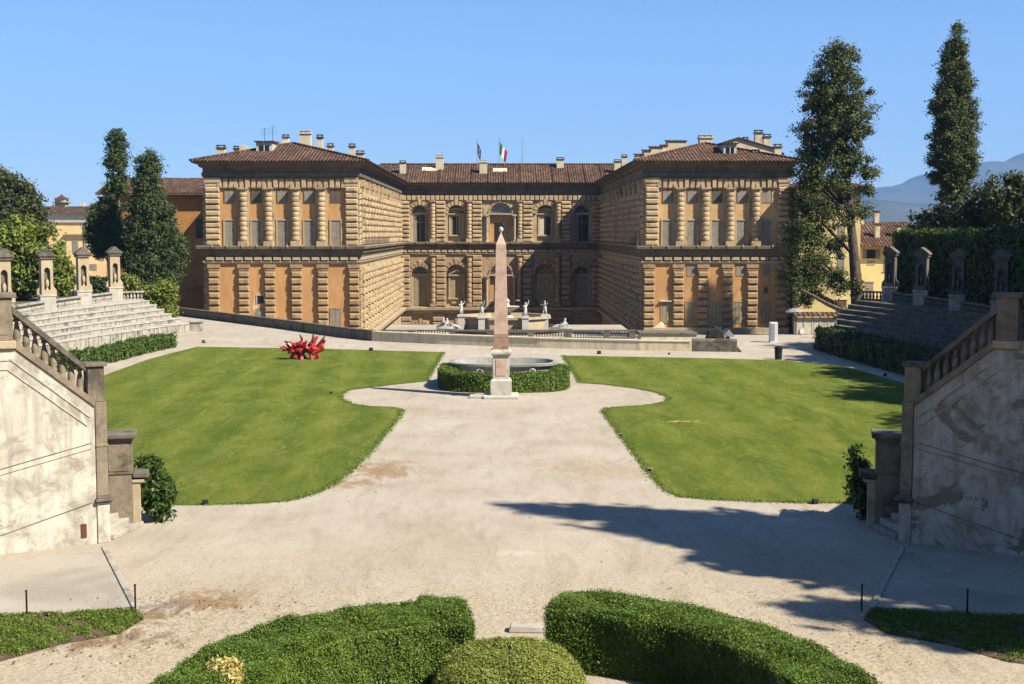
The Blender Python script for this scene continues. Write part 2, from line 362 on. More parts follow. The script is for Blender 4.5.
    def build(s, name, mat, parent=None, off=(0, 0, 0), smooth=False, bevel=0, mats=None):
        me = bpy.data.meshes.new(name)
        me.from_pydata([(x-off[0], y-off[1], z-off[2]) for x, y, z in s.v], [], s.f)
        bm = bmesh.new(); bm.from_mesh(me); bmesh.ops.recalc_face_normals(bm, faces=bm.faces[:]); bm.to_mesh(me); bm.free()
        me.materials.append(mat); me.update()
        if smooth:
            me.polygons.foreach_set('use_smooth', [True]*len(me.polygons))
        o = bpy.data.objects.new(name, me); C.objects.link(o)
        if smooth:
            try: me.set_sharp_from_angle(angle=R(40))
            except Exception: pass
        if parent: o.parent = parent
        elif tuple(off) != (0, 0, 0): o.location = off
        if bevel:
            b = o.modifiers.new('bevel', 'BEVEL'); b.width = bevel; b.segments = 2; b.limit_method = 'ANGLE'
        return o

def tag(o, label, cat, group=None):
    o['label'] = label; o['category'] = cat
    if group: o['group'] = group
    return o
def thing(name, label, cat, loc=(0, 0, 0), rz=0, group=None):
    o = bpy.data.objects.new(name, None); C.objects.link(o); o.location = loc; o.rotation_euler = (0, 0, rz)
    o.empty_display_size = .2
    return tag(o, label, cat, group)
def struct(o, kind='structure'): o['kind'] = kind; return o
def copy_tree(src, parent=None):
    c = src.copy(); C.objects.link(c)
    if parent: c.parent = parent
    for ch in list(src.children): copy_tree(ch, c)
    return c

def raw_mesh(name, co, quads, mat, parent=None):
    me = bpy.data.meshes.new(name); n = len(co); q = len(quads)
    me.vertices.add(n); me.vertices.foreach_set('co', co.astype(np.float32).ravel())
    me.loops.add(q*4); me.loops.foreach_set('vertex_index', quads.astype(np.int32).ravel())
    me.polygons.add(q); me.polygons.foreach_set('loop_start', np.arange(0, q*4, 4, dtype=np.int32))
    try: me.polygons.foreach_set('loop_total', np.full(q, 4, dtype=np.int32))
    except Exception: pass
    me.materials.append(mat); me.update(calc_edges=True)
    o = bpy.data.objects.new(name, me); C.objects.link(o)
    if parent: o.parent = parent
    return o
def leaves(name, pts, size, mat, parent=None, nrm=None, spread=.8, aspect=.55, up=0.0):
    """one small four-cornered leaf at every point, turned at random around the given normals"""
    n = len(pts); d = rng.normal(size=(n, 3))
    if nrm is not None: d = nrm + d*spread
    d[:, 2] += up
    d /= np.linalg.norm(d, axis=1)[:, None]+1e-9
    r = rng.normal(size=(n, 3)); a = np.cross(d, r); a /= np.linalg.norm(a, axis=1)[:, None]+1e-9
    b = np.cross(d, a); sz = size*rng.uniform(.65, 1.35, size=(n, 1)); a = a*sz; b = b*sz*aspect
    co = np.stack([pts-a, pts-b*.9+d*sz*.12, pts+a, pts+b*.9+d*sz*.12], 1).reshape(-1, 3)
    return raw_mesh(name, co, np.arange(n*4).reshape(-1, 4), mat, parent)

def tree(name, label, base, blobs, mat, leaf=.2, per=1.0, trunk=None, bark=None, group=None, cat='tree', clump_r=.5, shell=.55, limbs=8, npc=26, aspect=.55):
    """blobs: ellipsoids (x,y,z,rx,ry,rz) in the world; leaf clumps fill their outer part; a trunk with limbs"""
    base = Vector(base); t = thing(name, label, cat, base, 0, group)
    cc = []
    for (x, y, z, rx, ry, rz) in blobs:
        area = 4*PI*(((rx*ry)**1.6+(rx*rz)**1.6+(ry*rz)**1.6)/3)**(1/1.6)
        k = max(6, int(area*per/(clump_r**2)*.5))
        d = rng.normal(size=(k, 3)); d /= np.linalg.norm(d, axis=1)[:, None]
        rr = 1-(1-shell)*rng.random(k)**1.6; rr *= rng.uniform(.86, 1.1, k)
        cc.append(np.array([x, y, z])+d*rr[:, None]*np.array([rx, ry, rz]))
    cc = np.concatenate(cc); k = len(cc)
    off = rng.normal(size=(k, npc, 3)); off *= (clump_r*.42*rng.uniform(.6, 1.4, (k, 1, 1))); off[:, :, 2] *= .75
    pts = (cc[:, None, :]+off).reshape(-1, 3)-np.array(base)
    nr = off.reshape(-1, 3); nr = nr/(np.linalg.norm(nr, axis=1)[:, None]+1e-6)
    leaves('crown', pts, leaf, mat, t, nr, .7, aspect, .3)
    if trunk:
        mb = MB(); tp = [Vector(p)-base for p in trunk[0]]; mb.tube(tp, list(trunk[1]), 10)
        sel = rng.choice(k, min(limbs, k), replace=False)
        for i in sel:
            e = Vector(cc[i])-base
            zt = min(max(e.z-abs(e.x)*.5-1.0, tp[0].z+.5), tp[-1].z)
            j = min(range(len(tp)), key=lambda q: abs(tp[q].z-zt)); st = tp[j]
            mid = st.lerp(e, .5)+Vector((0, 0, -.1*(e-st).length*.5+.2))
            r0 = trunk[1][j]*.45; mb.tube([st, mid, e], [r0, r0*.6, r0*.25], 6)
        mb.build('trunk', bark or M['bark'], t, smooth=True)
    return t

def hedge(name, label, path, width, z0, h, mat, leaf=.045, dens=900, rough=.05, group=None, cat='hedge', closed=False):
    """clipped hedge along an XY path; leaves on all its faces over a dark woody core"""
    pts = [Vector((p[0], p[1])) for p in path]; base = Vector((pts[0].x, pts[0].y, z0))
    t = thing(name, label, cat, base, 0, group)
    hw = width/2-rough-.02
    core = MB().sweep(pts, [(-hw, 0.02), (hw, 0.02), (hw, h-rough-.03), (-hw, h-rough-.03)], closed)
    core.build('twigs', M['twig'], t, (base.x, base.y, 0))
    segs = list(zip(pts, pts[1:]+([pts[0]] if closed else [])))
    if not closed: segs = segs[:len(pts)-1]
    P_, Nn = [], []
    for i, (a, b) in enumerate(segs):
        ln = (b-a).length; d = (b-a)/ln; nv = Vector((d.y, -d.x)); ov = 0.0
        for kind, wid in (('top', width), ('l', h), ('r', h)):
            k = int(ln*wid*dens*(1.15 if kind == 'top' else 1)); s = rng.random(k)*(ln+2*ov)-ov; w = rng.random(k)
            if kind == 'top':
                o = (w-.5)*width; z = np.full(k, h); nn = (0, 0, 1)
                edge = np.minimum(w, 1-w)*width; z = z-np.clip(.06-edge, 0, .06)
            else:
                sg = 1 if kind == 'r' else -1; o = np.full(k, sg*width/2); z = w*h; nn = (nv.x*sg, nv.y*sg, 0.15)
            x = a.x+d.x*s+nv.x*o; y = a.y+d.y*s+nv.y*o
            q = np.stack([x, y, z], 1); wv = (np.sin(x*3.1+y*2.3)+np.sin(x*1.3-y*4.1+z*3)+np.sin(x*7.3+y*5.9+z*6)*.6)*rough*.45
            q += np.array(nn)*(wv+rng.normal(0, rough*.55, k))[:, None]
            P_.append(q); Nn.append(np.tile(np.array(nn, float), (k, 1)))
    if not closed:
        for a, d in ((pts[0], (pts[0]-pts[1]).normalized()), (pts[-1], (pts[-1]-pts[-2]).normalized())):
            k = int(width*h*dens); nv = Vector((d.y, -d.x)); w = (rng.random(k)-.5)*width; z = rng.random(k)*h
            q = np.stack([a.x+nv.x*w, a.y+nv.y*w, z], 1); nn = np.array([d.x, d.y, .1]); q += nn*rng.normal(0, rough*.6, k)[:, None]
            P_.append(q); Nn.append(np.tile(nn, (k, 1)))
    # joints of a bent path get extra leaves so that no core shows
    for p in pts[1:-1]:
        if min((p-pts[0]).length, (p-pts[-1]).length) < width*.55: continue
        k = int(width*h*dens*.5); a = rng.random(k)*2*PI; z = rng.random(k)*h
        nn = np.stack([np.cos(a), np.sin(a), np.zeros(k)], 1); q = np.stack([np.full(k, p.x), np.full(k, p.y), z], 1)+nn*(width/2-.01)
        P_.append(q); Nn.append(nn)
    q = np.concatenate(P_)-np.array([base.x, base.y, 0]); leaves('foliage', q, leaf, mat, t, np.concatenate(Nn), .5, .6, .12)
    return t
def spline(ps, n=6):
    out = []
    ps = [Vector(p) for p in ps]
    for i in range(len(ps)-1):
        p0 = ps[max(i-1, 0)]; p1 = ps[i]; p2 = ps[i+1]; p3 = ps[min(i+2, len(ps)-1)]
        for k in range(n):
            t = k/n
            out.append(.5*((2*p1)+(p2-p0)*t+(2*p0-5*p1+4*p2-p3)*t*t+(3*p1-p0-3*p2+p3)*t**3))
    out.append(ps[-1]); return out
def sheet(name, poly, z, mat, skirt=0.0):
    bm = bmesh.new(); vs = [bm.verts.new((p[0], p[1], z)) for p in poly]; f = bm.faces.new(vs)
    if f.normal.z < 0 or sum((poly[i][0]-poly[i-1][0])*(poly[i][1]+poly[i-1][1]) for i in range(len(poly))) > 0: f.normal_flip()
    if skirt:
        lo = [bm.verts.new((p[0], p[1], z-skirt)) for p in poly]; n = len(poly)
        for i in range(n): bm.faces.new((vs[i], vs[(i+1) % n], lo[(i+1) % n], lo[i]))
    bmesh.ops.triangulate(bm, faces=[f]); bmesh.ops.recalc_face_normals(bm, faces=bm.faces[:])
    me = bpy.data.meshes.new(name); bm.to_mesh(me); bm.free(); me.materials.append(mat)
    o = bpy.data.objects.new(name, me); C.objects.link(o); return o
# ================================================================== SETTING
LOW = -3.0
YF, YB = 157.5, 223.8
XLo, XLi = XU(205.5, YF), XU(358.5, YF)
XRi, XRo = XU(644.0, YF), XU(788.5, YF)
def ground_with_court():
    xs = [-9000, XLi, XRi, 9000]; ys = [-1500, YF-2, YB+1, 14000]; mb = MB()
    for i in range(3):
        for j in range(3):
            if i == 1 and j == 1: continue
            mb.add([(xs[i], ys[j], LOW), (xs[i+1], ys[j], LOW), (xs[i+1], ys[j+1], LOW), (xs[i], ys[j+1], LOW)], [(0, 1, 2, 3)])
    return mb
struct(ground_with_court().build('ground', M['low_ground']))
struct(MB().box(XLi-.5, XRi+.5, YF-2.5, YB+.9, -12.3, -12).build('courtyard_floor', M['low_ground']))
WALLPATH = [G(150, 312.5), G(180, 315.8), G(275, 328), G(345, 338), G(372, 341.0)]
WALLPATH2 = [G(372, 341.0), G(440, 344.2), G(540, 348), G(640, 350.6), G(690, 351.4)]
wp = [(p.x, p.y) for p in WALLPATH]; wp2 = [(p.x, p.y) for p in WALLPATH2]
e = G(690, 351.4); e2 = G(742, 352.0)
gp = [(-70, -25), (70, -25), (70, 115.5), (19.5, 115.5), (e2.x, e2.y), (e.x, e.y)] + wp2[::-1][1:] + wp[::-1][1:] + [(-70, 175)]
struct(sheet('gravel', gp, 0, M['gravel'], 3.0))
# lawns
LL = [(197,347),(320,349),(443,352.5),(434,367),(425,381.5),(400,384),(375,387),(350,390),(341,394),(341,399),(350,404),(368,407),(392,408),(402,410.5),(398,418),(385,434),(370,452),(352,470),(335,484),(315,494),(290,501),(250,504),(200,505),(160,505)]
ll = [(G(u, v).x, G(u, v).y) for u, v in LL] + [(-14.5, 44.5), (-20, 52.5), (-24, 70), (G(102, 376.5).x, G(102, 376.5).y), (G(150, 359).x, G(150, 359).y)]
RL = [(563.5,355.8),(700,358.3),(780,360.5),(846,367),(906,384)]
RL2 = [(868,503.5),(800,503),(760,502),(712,500),(680,497),(667,491.5),(655,480),(640,461),(625,441),(613,425),(603,411.5),(606,408.5),(635,406.8),(655,405),(667,402),(669,398),(656,392.5),(635,388.5),(603,384.5),(580,383)]
rl = [(G(u, v).x, G(u, v).y) for u, v in RL] + [(24.2, 73.5), (23, 59.5), (17, 47.3)] + [(G(u, v).x, G(u, v).y) for u, v in RL2]
struct(sheet('lawn', ll, .03, M['lawn'], .03)); struct(sheet('lawn', rl[::-1], .03, M['lawn'], .03))
# ragged grass along the gravel edges of the lawns
def edge_tufts(poly, rngs):
    pts = []
    for a, b in zip(poly, poly[1:]):
        ln = math.hypot(b[0]-a[0], b[1]-a[1]); k = int(ln*110)
        s = rng.random(k); q = np.stack([a[0]+(b[0]-a[0])*s, a[1]+(b[1]-a[1])*s, np.full(k, .035)], 1)
        q[:, :2] += rng.normal(0, .10, (k, 2)); pts.append(q)
    return np.concatenate(pts)
tp = np.concatenate([edge_tufts(ll[2:24], 1), edge_tufts([rl[0]]+rl[::-1][:20], 1)])
struct(leaves('grass', tp, .05, M['grass_blade'], None, np.tile(np.array([0, -.5, .6]), (len(tp), 1)), .8, .35), 'stuff')

def grass_strip(u0, pts, dens):
    poly = [(p.x, p.y) for p in pts]
    struct(sheet('verge_soil', poly, .012, M['soil']))
    xs = [p[0] for p in poly]; ys = [p[1] for p in poly]; out = []
    k = int((max(xs)-min(xs))*(max(ys)-min(ys))*dens)
    X = rng.uniform(min(xs), max(xs), k); Y = rng.uniform(min(ys), max(ys), k); ins = np.zeros(k, bool)
    for (x1, y1), (x2, y2) in zip(poly, poly[1:]+poly[:1]):
        c = ((y1 > Y) != (y2 > Y)) & (X < (x2-x1)*(Y-y1)/(y2-y1+1e-9)+x1); ins ^= c
    dn = np.sin(X*2.1+Y*1.7)+np.sin(X*5.3-Y*4.1)+np.sin(X*9.1+Y*7.3)
    # thinner towards the trodden edge near the camera
    ymin, ymax = min(ys), max(ys); fade = (Y-ymin)/(ymax-ymin)
    ins &= (dn*.34+rng.random(k) > 1.0-fade*.95)
    q = np.stack([X[ins], Y[ins], rng.uniform(.02, .09, ins.sum())], 1)
    struct(leaves('grass', q, .036, M['grass_blade'], None, np.tile(np.array([0, -.3, .4]), (len(q), 1)), 1.0, .4), 'stuff')
# concrete aprons and front grass verges, both sides
for sgn in (-1, 1):
    def mu(u): return u if sgn < 0 else 1007-u
    ap = [G(mu(-260), 598), G(mu(-260), 622), G(mu(0), 615.5), G(mu(134), 609), G(mu(103), 547), G(mu(0), 561)]
    struct(sheet('paved_apron', [(p.x, p.y) for p in ap][::(1 if sgn > 0 else 1)], .008, M['concrete']))
    gv = [G(mu(-300), 622), G(mu(0), 616.5), G(mu(134), 610.5), G(mu(144), 620), G(mu(120), 634), G(mu(60), 645), G(mu(0), 662), G(mu(-300), 705)]
    grass_strip(0, gv, 2200)
    k0, k1 = G(mu(104), 548), G(mu(136), 610); d = (k1-k0).normalized(); n = Vector((d.y, -d.x, 0))*.07
    kb = MB().hexa([k0-n, k0+n, k1+n, k1-n], [p+Vector((0, 0, .05)) for p in (k0-n, k0+n, k1+n, k1-n)])
    struct(kb.build('kerb', M['kerb'], bevel=.012))

# hills on the right horizon
def hills():
    prof = [(560,232),(700,229),(780,216),(830,204),(868,191),(900,181),(925,172),(950,168),(985,163),(1005,155),(1024,150.5),(1060,YB+18),(1120,150),(1200,165),(1320,190),(1500,225)]
    nx, ny = 260, 40; co = []; us = np.linspace(560, 1500, nx); hv = np.interp(us, [p[0] for p in prof], [p[1] for p in prof])
    for j in range(ny):
        f = j/(ny-1); Y = 6300+f*5200; prof_h = math.exp(-((f-.5)/.27)**2)
        for i in range(nx):
            x = (us[i]-U0)/F*9000; top = ZV(hv[i], 9000)+3
            z = LOW-3+max(0, top)*prof_h*(1+.10*math.sin(x*.004+Y*.003)*(1-prof_h)+.08*math.sin(x*.011-Y*.006)*(1-prof_h))
            if .42 < f < .58: z += 9*math.sin(x*.021)+6*math.sin(x*.053+1)
            co.append((x, Y+350*math.sin(x*.0013), z))
    q = [(j*nx+i, j*nx+i+1, (j+1)*nx+i+1, (j+1)*nx+i) for j in range(ny-1) for i in range(nx-1)]
    o = raw_mesh('hills', np.array(co), np.array(q), M['hill']); o.data.polygons.foreach_set('use_smooth', [True]*len(q)); return struct(o)
hills()
def back_hills():
    us = np.linspace(700, 1010, 120); co = []
    for j in range(16):
        f = j/15; Y = 4200+f*2400; ph = math.exp(-((f-.5)/.27)**2)
        for u in us:
            x = (u-U0)/F*5400; v = 208+10*math.sin(u*.018+1)+4*math.sin(u*.05)
            top = ZV(v, 5400); co.append((x, Y, LOW-3+max(0, top)*ph))
    n = len(us); q = [(j*n+i, j*n+i+1, (j+1)*n+i+1, (j+1)*n+i) for j in range(15) for i in range(n-1)]
    o = raw_mesh('hills', np.array(co), np.array(q), M['hill']); o.data.polygons.foreach_set('use_smooth', [True]*len(q)); return struct(o)
back_hills()

# ================================================================== PALACE
PB = (0.0, YF, LOW)
palace = thing('palace', 'long golden stone palace with two projecting wings, rusticated columns and red tiled roofs', 'palace', PB)
def part(mb, name, mat, parent=palace, **k): return mb.build(name, mat, parent, PB, **k)
z_eave, z_cor, z_vou, z_bal = 17.05, 15.08, 13.97, 7.22
# ---- bodies
part(MB().box(XLo, XLi, YF+.35, YB+17, -12, z_eave-.02), 'wing_body', M['ochre'])
part(MB().box(XRi, XRo, YF+.35, YB+17, -12, z_eave-.02), 'wing_body', M['ochre_pale'])
part(MB().box(XLi, XRi, YB+.9, YB+17, -12, z_eave-.02), 'court_body', M['stone'])
cornpath = [(XLo, YB+17), (XLo, YF), (XLi, YF), (XLi, YB), (XRi, YB), (XRi, YF), (XRo, YF), (XRo, YB+17)]
part(MB().sweep(cornpath, [(-.3, z_cor), (.14, z_cor), (.16, 15.25), (.30, 15.3), (.30, 15.75), (.18, 15.8), (.2, 16.25), (.55, 16.4), (.62, 16.62), (1.08, 16.78), (1.28, 16.84), (1.28, 17.04), (-.3, 17.04)]), 'eaves_cornice', M['cornice'])
part(MB().sweep(cornpath, [(-.3, 6.02), (.36, 6.02), (.42, 6.3), (.6, 6.42), (.66, 6.8), (.9, 6.93), (.9, z_bal-.03), (-.3, z_bal-.03)]), 'balcony_slab', M['cornice'])
part(MB().sweep(cornpath, [(-.3, z_bal-.03), (.94, z_bal-.03), (.94, z_bal+.04), (-.3, z_bal+.04)]), 'balcony_edge', M['trim'])
part(MB().sweep(cornpath, [(-.3, 5.12), (.14, 5.12), (.2, 5.3), (.3, 5.34), (.3, 5.5), (.1, 5.52), (-.3, 5.52)]), 'band_course', M['trim'])
inner = [(XLi, YF), (XLi, YB), (XRi, YB), (XRi, YF)]
part(MB().sweep([(XLi, YF+.4), (XLi, YB), (XRi, YB), (XRi, YF+.4)], [(-.3, -4.6), (.2, -4.6), (.3, -4.2), (.9, -4.0), (.95, -3.56), (-.3, -3.5)]), 'balcony_slab', M['trim'])
def band_blocks(path, z0, z1, ln, gap, d, nm, mat):
    mb = MB()
    for (a, b) in zip(path, path[1:]):
        a, b = Vector((*a, 0)), Vector((*b, 0)); D = (b-a); n = max(1, round(D.length/ln)); U = D.normalized(); Nn = Vector((U.y, -U.x, 0)); w = D.length/n
        for i in range(n): mb.pillow(a+U*(i*w+gap/2)+Vector((0, 0, z0)), U, (0, 0, 1), Nn, w-gap, z1-z0, d, .05)
    return part(mb, nm, mat)
band_blocks(cornpath[1:7], 5.56, 5.98, 1.1, .16, .42, 'corbel_course', M['trim'])

# small light brackets on the balcony edge
mb = MB()
for (a, b) in zip(cornpath[1:7], cornpath[2:7]):
    a, b = Vector((*a, 0)), Vector((*b, 0)); D = b-a; U = D.normalized(); Nn = Vector((U.y, -U.x, 0))
    for i in range(int(D.length/1.75) if abs(U.x) > .5 else 0):
        c = a+U*(i*1.75+.9)+Nn*.97; mb.box(c.x-.06, c.x+.06, c.y-.06, c.y+.06, z_bal-.12, z_bal+.2)
part(mb, 'balcony_bracket', M['trim'])['kind'] = 'stuff'
# railing on the two inner balcony corners
for (x, yb, ye, nx) in ((XLi+.8, YF, YF+34, 1), (XRi-.8, YF-1, YF+8, -1)):
    mb = MB(); mb.box(x-.03, x+.03, yb, ye, z_bal+.95, z_bal+1.0)
    for i in range(int((ye-yb)/.8)+1): mb.box(x-.02, x+.02, yb+i*.8-.02, yb+i*.8+.02, z_bal+.04, z_bal+.95)
    part(mb, 'railing', M['parapet'])

def win(name, xc, z0, z1, w, y, fmat, smat, fw=.16, proud=.13, leafs=2, pane=None, sub='shutter', inset=.05, sill=False):
    """framed opening on a wall that faces the camera: frame, then shutters or panes as its children"""
    f = MB(); f.box(xc-w/2-fw, xc-w/2, y-proud, y+.02, z0, z1); f.box(xc+w/2, xc+w/2+fw, y-proud, y+.02, z0, z1)
    f.box(xc-w/2-fw, xc+w/2+fw, y-proud-.01, y+.02, z1, z1+fw)
    if sill: f.box(xc-w/2-fw-.06, xc+w/2+fw+.06, y-proud-.1, y+.02, z0-fw, z0)
    o = part(f, name, fmat)
    lw = w/leafs
    for i in range(leafs):
        s = MB().box(xc-w/2+i*lw+.012, xc-w/2+(i+1)*lw-.012, y-inset, y+.015, z0+.01, z1-.01)
        part(s, sub, smat, o)
    if pane: part(pane, 'pane', M['glass'], o)
    return o
def ringcol(mb, x, y, z0, z1, r, n, base=.55, cap=.5):
    mb.box(x-r*1.12, x+r*1.12, y-r*1.12, y+r*.9, z0, z0+base)
    h = (z1-cap-z0-base)/n; prof = []
    for i in range(n):
        zz = z0+base+i*h; rr = r*(.97 if i % 2 else 1.0)
        prof += [(rr*.74, zz+.01), (rr*.93, zz+h*.14), (rr, zz+h*.34), (rr, zz+h*.66), (rr*.93, zz+h*.86), (rr*.74, zz+h*.99)]
    mb.lathe(x, y, prof, 14)
    z = z1-cap; mb.lathe(x, y, [(r*.78, z), (r*.85, z+.12), (r*1.1, z+.28), (r*1.12, z+.34)], 14)
    mb.box(x-r*1.2, x+r*1.2, y-r*1.2, y+r*.9, z+.34, z1)
def blockpier(mb, x0, x1, y, z0, z1, n, d, back=.12, gap=.1, cap=0.0):
    """flat pier on a camera-facing wall carrying n raised courses"""
    mb.box(x0+.03, x1-.03, y-back, y+.05, z0, z1)
    h = (z1-cap-z0)/n
    for i in range(n):
        jx = .04*((i*7) % 3-1); mb.pillow((x0+jx*.5, y-back, z0+i*h+gap/2), (1, 0, 0), (0, 0, 1), (0, -1, 0), x1-x0-jx*.5, h-gap, d*(1+.12*((i*5) % 3-1)), .13)
    if cap:
        mb.box(x0-.08, x1+.08, y-back-d*.75, y+.05, z1-cap*.55, z1); mb.box(x0+.04, x1-.04, y-back-d*.5, y+.05, z1-cap*.95, z1-cap*.55)
def sidepier(mb, y0, y1, x, nx, z0, z1, n, d, gap=.1):
    h = (z1-z0)/n
    for i in range(n): mb.pillow((x, y0 if nx < 0 else y0, z0+i*h+gap/2), (0, 1, 0), (0, 0, 1), (nx, 0, 0), y1-y0, h-gap, d, .13)

def wing(side):
    X0, X1 = (XLo, XLi) if side < 0 else (XRi, XRo)
    oc = M['ochre'] if side < 0 else M['ochre_pale']; pass
    q = lambda u: XU(u, YF)
    part(MB().box(X0+.02, X1-.02, YF, YF+.34, z_bal, z_cor), 'upper_wall', oc)
    part(MB().box(X0+.02, X1-.02, YF, YF+.34, LOW, 5.3), 'lower_wall', M['ochre'])
    # flat-arch course under the eaves
    mb = MB(); xs = np.linspace(X0+(.1), X1-.1, 28 if side < 0 else 27)
    for i in range(len(xs)-1):
        w = xs[i+1]-xs[i]; k = (i % 5-2)*.09; dd = .34 if i % 5 == 2 else .26
        a = [(xs[i]+.05-k*.0, z_vou), (xs[i+1]-.05, z_vou), (xs[i+1]-.04+k, z_cor), (xs[i]+.04+k, z_cor)]
        mb.hexa([(x, YF+.0, z) for x, z in a], [(x+(.06 if j in (0, 3) else -.06), YF-dd, z+(.05 if j < 2 else -.03)) for j, (x, z) in enumerate(a)])
    part(mb, 'flat_arch_course', M['stone'])
    cols = [243.8, 269.1, 296.0, 321.8] if side < 0 else [679.8, 704.9, 729.6, 755.0]
    for u in cols:
        x = q(u); mb = MB(); mb.box(x-.68, x+.68, YF-.14, YF+.05, z_bal+.04, z_vou); ringcol(mb, x, YF-.32, z_bal+.04, z_vou+.02, .48, 10)
        part(mb, 'ringed_column', M['stone'])
    corners = [(206.0, 220.5), (345.8, 358.4)] if side < 0 else [(645.0, 658.0), (777.5, 788.6)]
    for k, (a, b) in enumerate(corners):
        mb = MB(); blockpier(mb, q(a), q(b), YF, z_bal+.05, z_cor+.1, 10, .34, cap=1.05)
        inn = (k == 1) == (side < 0)
        xs_, nx = (X1, 1) if k == 1 else (X0, -1)
        sidepier(mb, YF+.02, YF+1.6, xs_, nx, z_bal+.05, z_vou, 10, .3)
        part(mb, 'corner_pier', M['stone'])
    lows = [243.4, 269.6, 296.2, 322.6] if side < 0 else [678.7, 703.4, 728.1, 752.8]
    for u in lows:
        mb = MB(); x = q(u); blockpier(mb, x-.63, x+.63, YF, LOW, 5.1, 9, .34, .14, .15, cap=.75); part(mb, 'block_pier', M['stone_pier'])
    for k, (a, b) in enumerate([(208.0, 219), (348.6, 359)] if side < 0 else [(643.7, 654.9), (776.5, 787.2)]):
        mb = MB(); blockpier(mb, q(a), q(b), YF, LOW, 5.1, 9, .34, .14, .15, cap=.75)
        xs_, nx = (X1, 1) if k == 1 else (X0, -1)
        sidepier(mb, YF+.02, YF+1.5, xs_, nx, LOW, 5.1, 9, .34, .15); part(mb, 'corner_pier', M['stone_pier'])
    wins = [229.8, 256.7, 282.5, 309.3, 336.0] if side < 0 else [667.2, 691.8, 716.4, 741.5, 766.0]
    for i, u in enumerate(wins):
        x = q(u)
        win('mezzanine_window', x, 12.25, 13.72, 1.08, YF, M['shutter_dark'], M['shutter'] if (i+side) % 3 else M['shutter_dark'], .07, .07)
        win('window', x, z_bal+.08, 10.2, 1.12, YF, M['trim'], M['shutter'], .17, .12)
    if side < 0:
        o = win('window', q(259.6), ZV(303.5, YF), ZV(295.3, YF), .82, YF, M['white_paint'], M['glass'], .06, .1, 2, sub='pane')
        win('door', q(259.8), LOW, ZV(309, YF), .95, YF, M['stone_pier'], M['shutter'], .08, .06, 1, sub='door_leaf')
        win('door', q(334.8), LOW, ZV(308.8, YF), 1.12, YF, M['stone_pier'], M['shutter'], .1, .08, 2, sub='door_leaf')
        mb = MB(); x = q(254); mb.hexa([(x-.3, YF-.006, 0), (x+.05, YF-.006, -.6), (x+.35, YF-.006, 0), (x+.1, YF-.006, 1.6), (x-.1, YF-.006, 1.0)], [(x-.3, YF+.01, 0), (x+.05, YF+.01, -.6), (x+.35, YF+.01, 0), (x+.1, YF+.01, 1.6), (x-.1, YF+.01, 1.0)]); part(mb, 'bare_plaster_patch', M['cream'])
    else:
        for u, w in ((692, 1.05), (741.4, 1.05), (767.5, .85)): win('window', q(u), ZV(276, YF), ZV(265, YF), w, YF, M['ochre'], M['shutter'], .05, .04)
        win('window', q(766.6), ZV(293.5, YF), ZV(287, YF), .55, YF, M['trim'], M['shutter_dark'], .06, .05, 1)
        for u, w, zb in ((667.3, 1.2, 323.3), (691.7, 1.15, 323.3), (716.3, 1.2, 329), (739.7, 1.15, 323.5), (767.3, 1.2, 323)):
            win('shuttered_door', q(u), ZV(zb, YF), ZV(302, YF), w, YF, M['trim'], M['shutter_olive'], .1, .07)
        mb = MB().box(q(660.5), q(672), YF-.35, YF+.02, ZV(301.3, YF), ZV(300.6, YF)); part(mb, 'awning_board', M['white_paint'])
        mb = MB().box(q(644), q(789), YF-.8, YF+.02, LOW-.3, LOW+.7); part(mb, 'plinth', M['trim'])
        mb = MB(); x0, x1, z0 = q(654.5), q(666), LOW+.7
        mb.hexa([(x0, YF-.02, z0), (x1, YF-.02, z0), (x1-.2, YF-.02, z0+.5), (x0+.9, YF-.02, z0+.75)], [(x0, YF-.3, z0), (x1, YF-.3, z0), (x1-.3, YF-.2, z0+.3), (x0+.7, YF-.2, z0+.5)]); part(mb, 'bare_plaster_patch', M['cream'])
    # inner wall facing the court
    xw, nx = (XLi, 1) if side < 0 else (XRi, -1)
    for (z0, z1, ch, bl, d, nm, mt) in ((z_bal+.1, 14.2, .78, 2.0, .34, 'rusticated_upper_wall', M['stone']), (-3.3, 5.05, .80, 1.9, .46, 'rusticated_lower_wall', M['stone'])):
        mb = MB(); mb.box(xw-.3 if nx > 0 else xw-.035, xw+.035 if nx > 0 else xw+.3, YF+.36, YB+.5, z0-.6 if z0 > 0 else -12, z1+.9)
        nr = int((z1-z0)/ch)
        for r in range(nr):
            y = YF+1.9-(bl/2 if r % 2 else 0); kk = 0
            while y < YB-1.2:
                a = max(y, YF+1.75); b = min(y+bl, YB-.7)
                if b-a > .4: mb.pillow((xw, a+.14, z0+r*ch+.07), (0, 1, 0), (0, 0, 1), (nx, 0, 0), b-a-.28, ch-.14, d*((.55 if (r+kk) % 2 else 1.35)+.25*random.random()), .17)
                y += bl; kk += 1
        part(mb, nm, mt)
    n = 11
    for i in range(n):
        y = YF+2.4+i*(YB-YF-4)/(n-1); mb = MB().box(xw, xw+nx*.6, y-.45, y+.45, 14.2, 15.0); mb.box(xw, xw+nx*.4, y-.4, y+.4, 13.6, 14.2)
        part(mb, 'console', M['stone'])
wing(-1); wing(1)

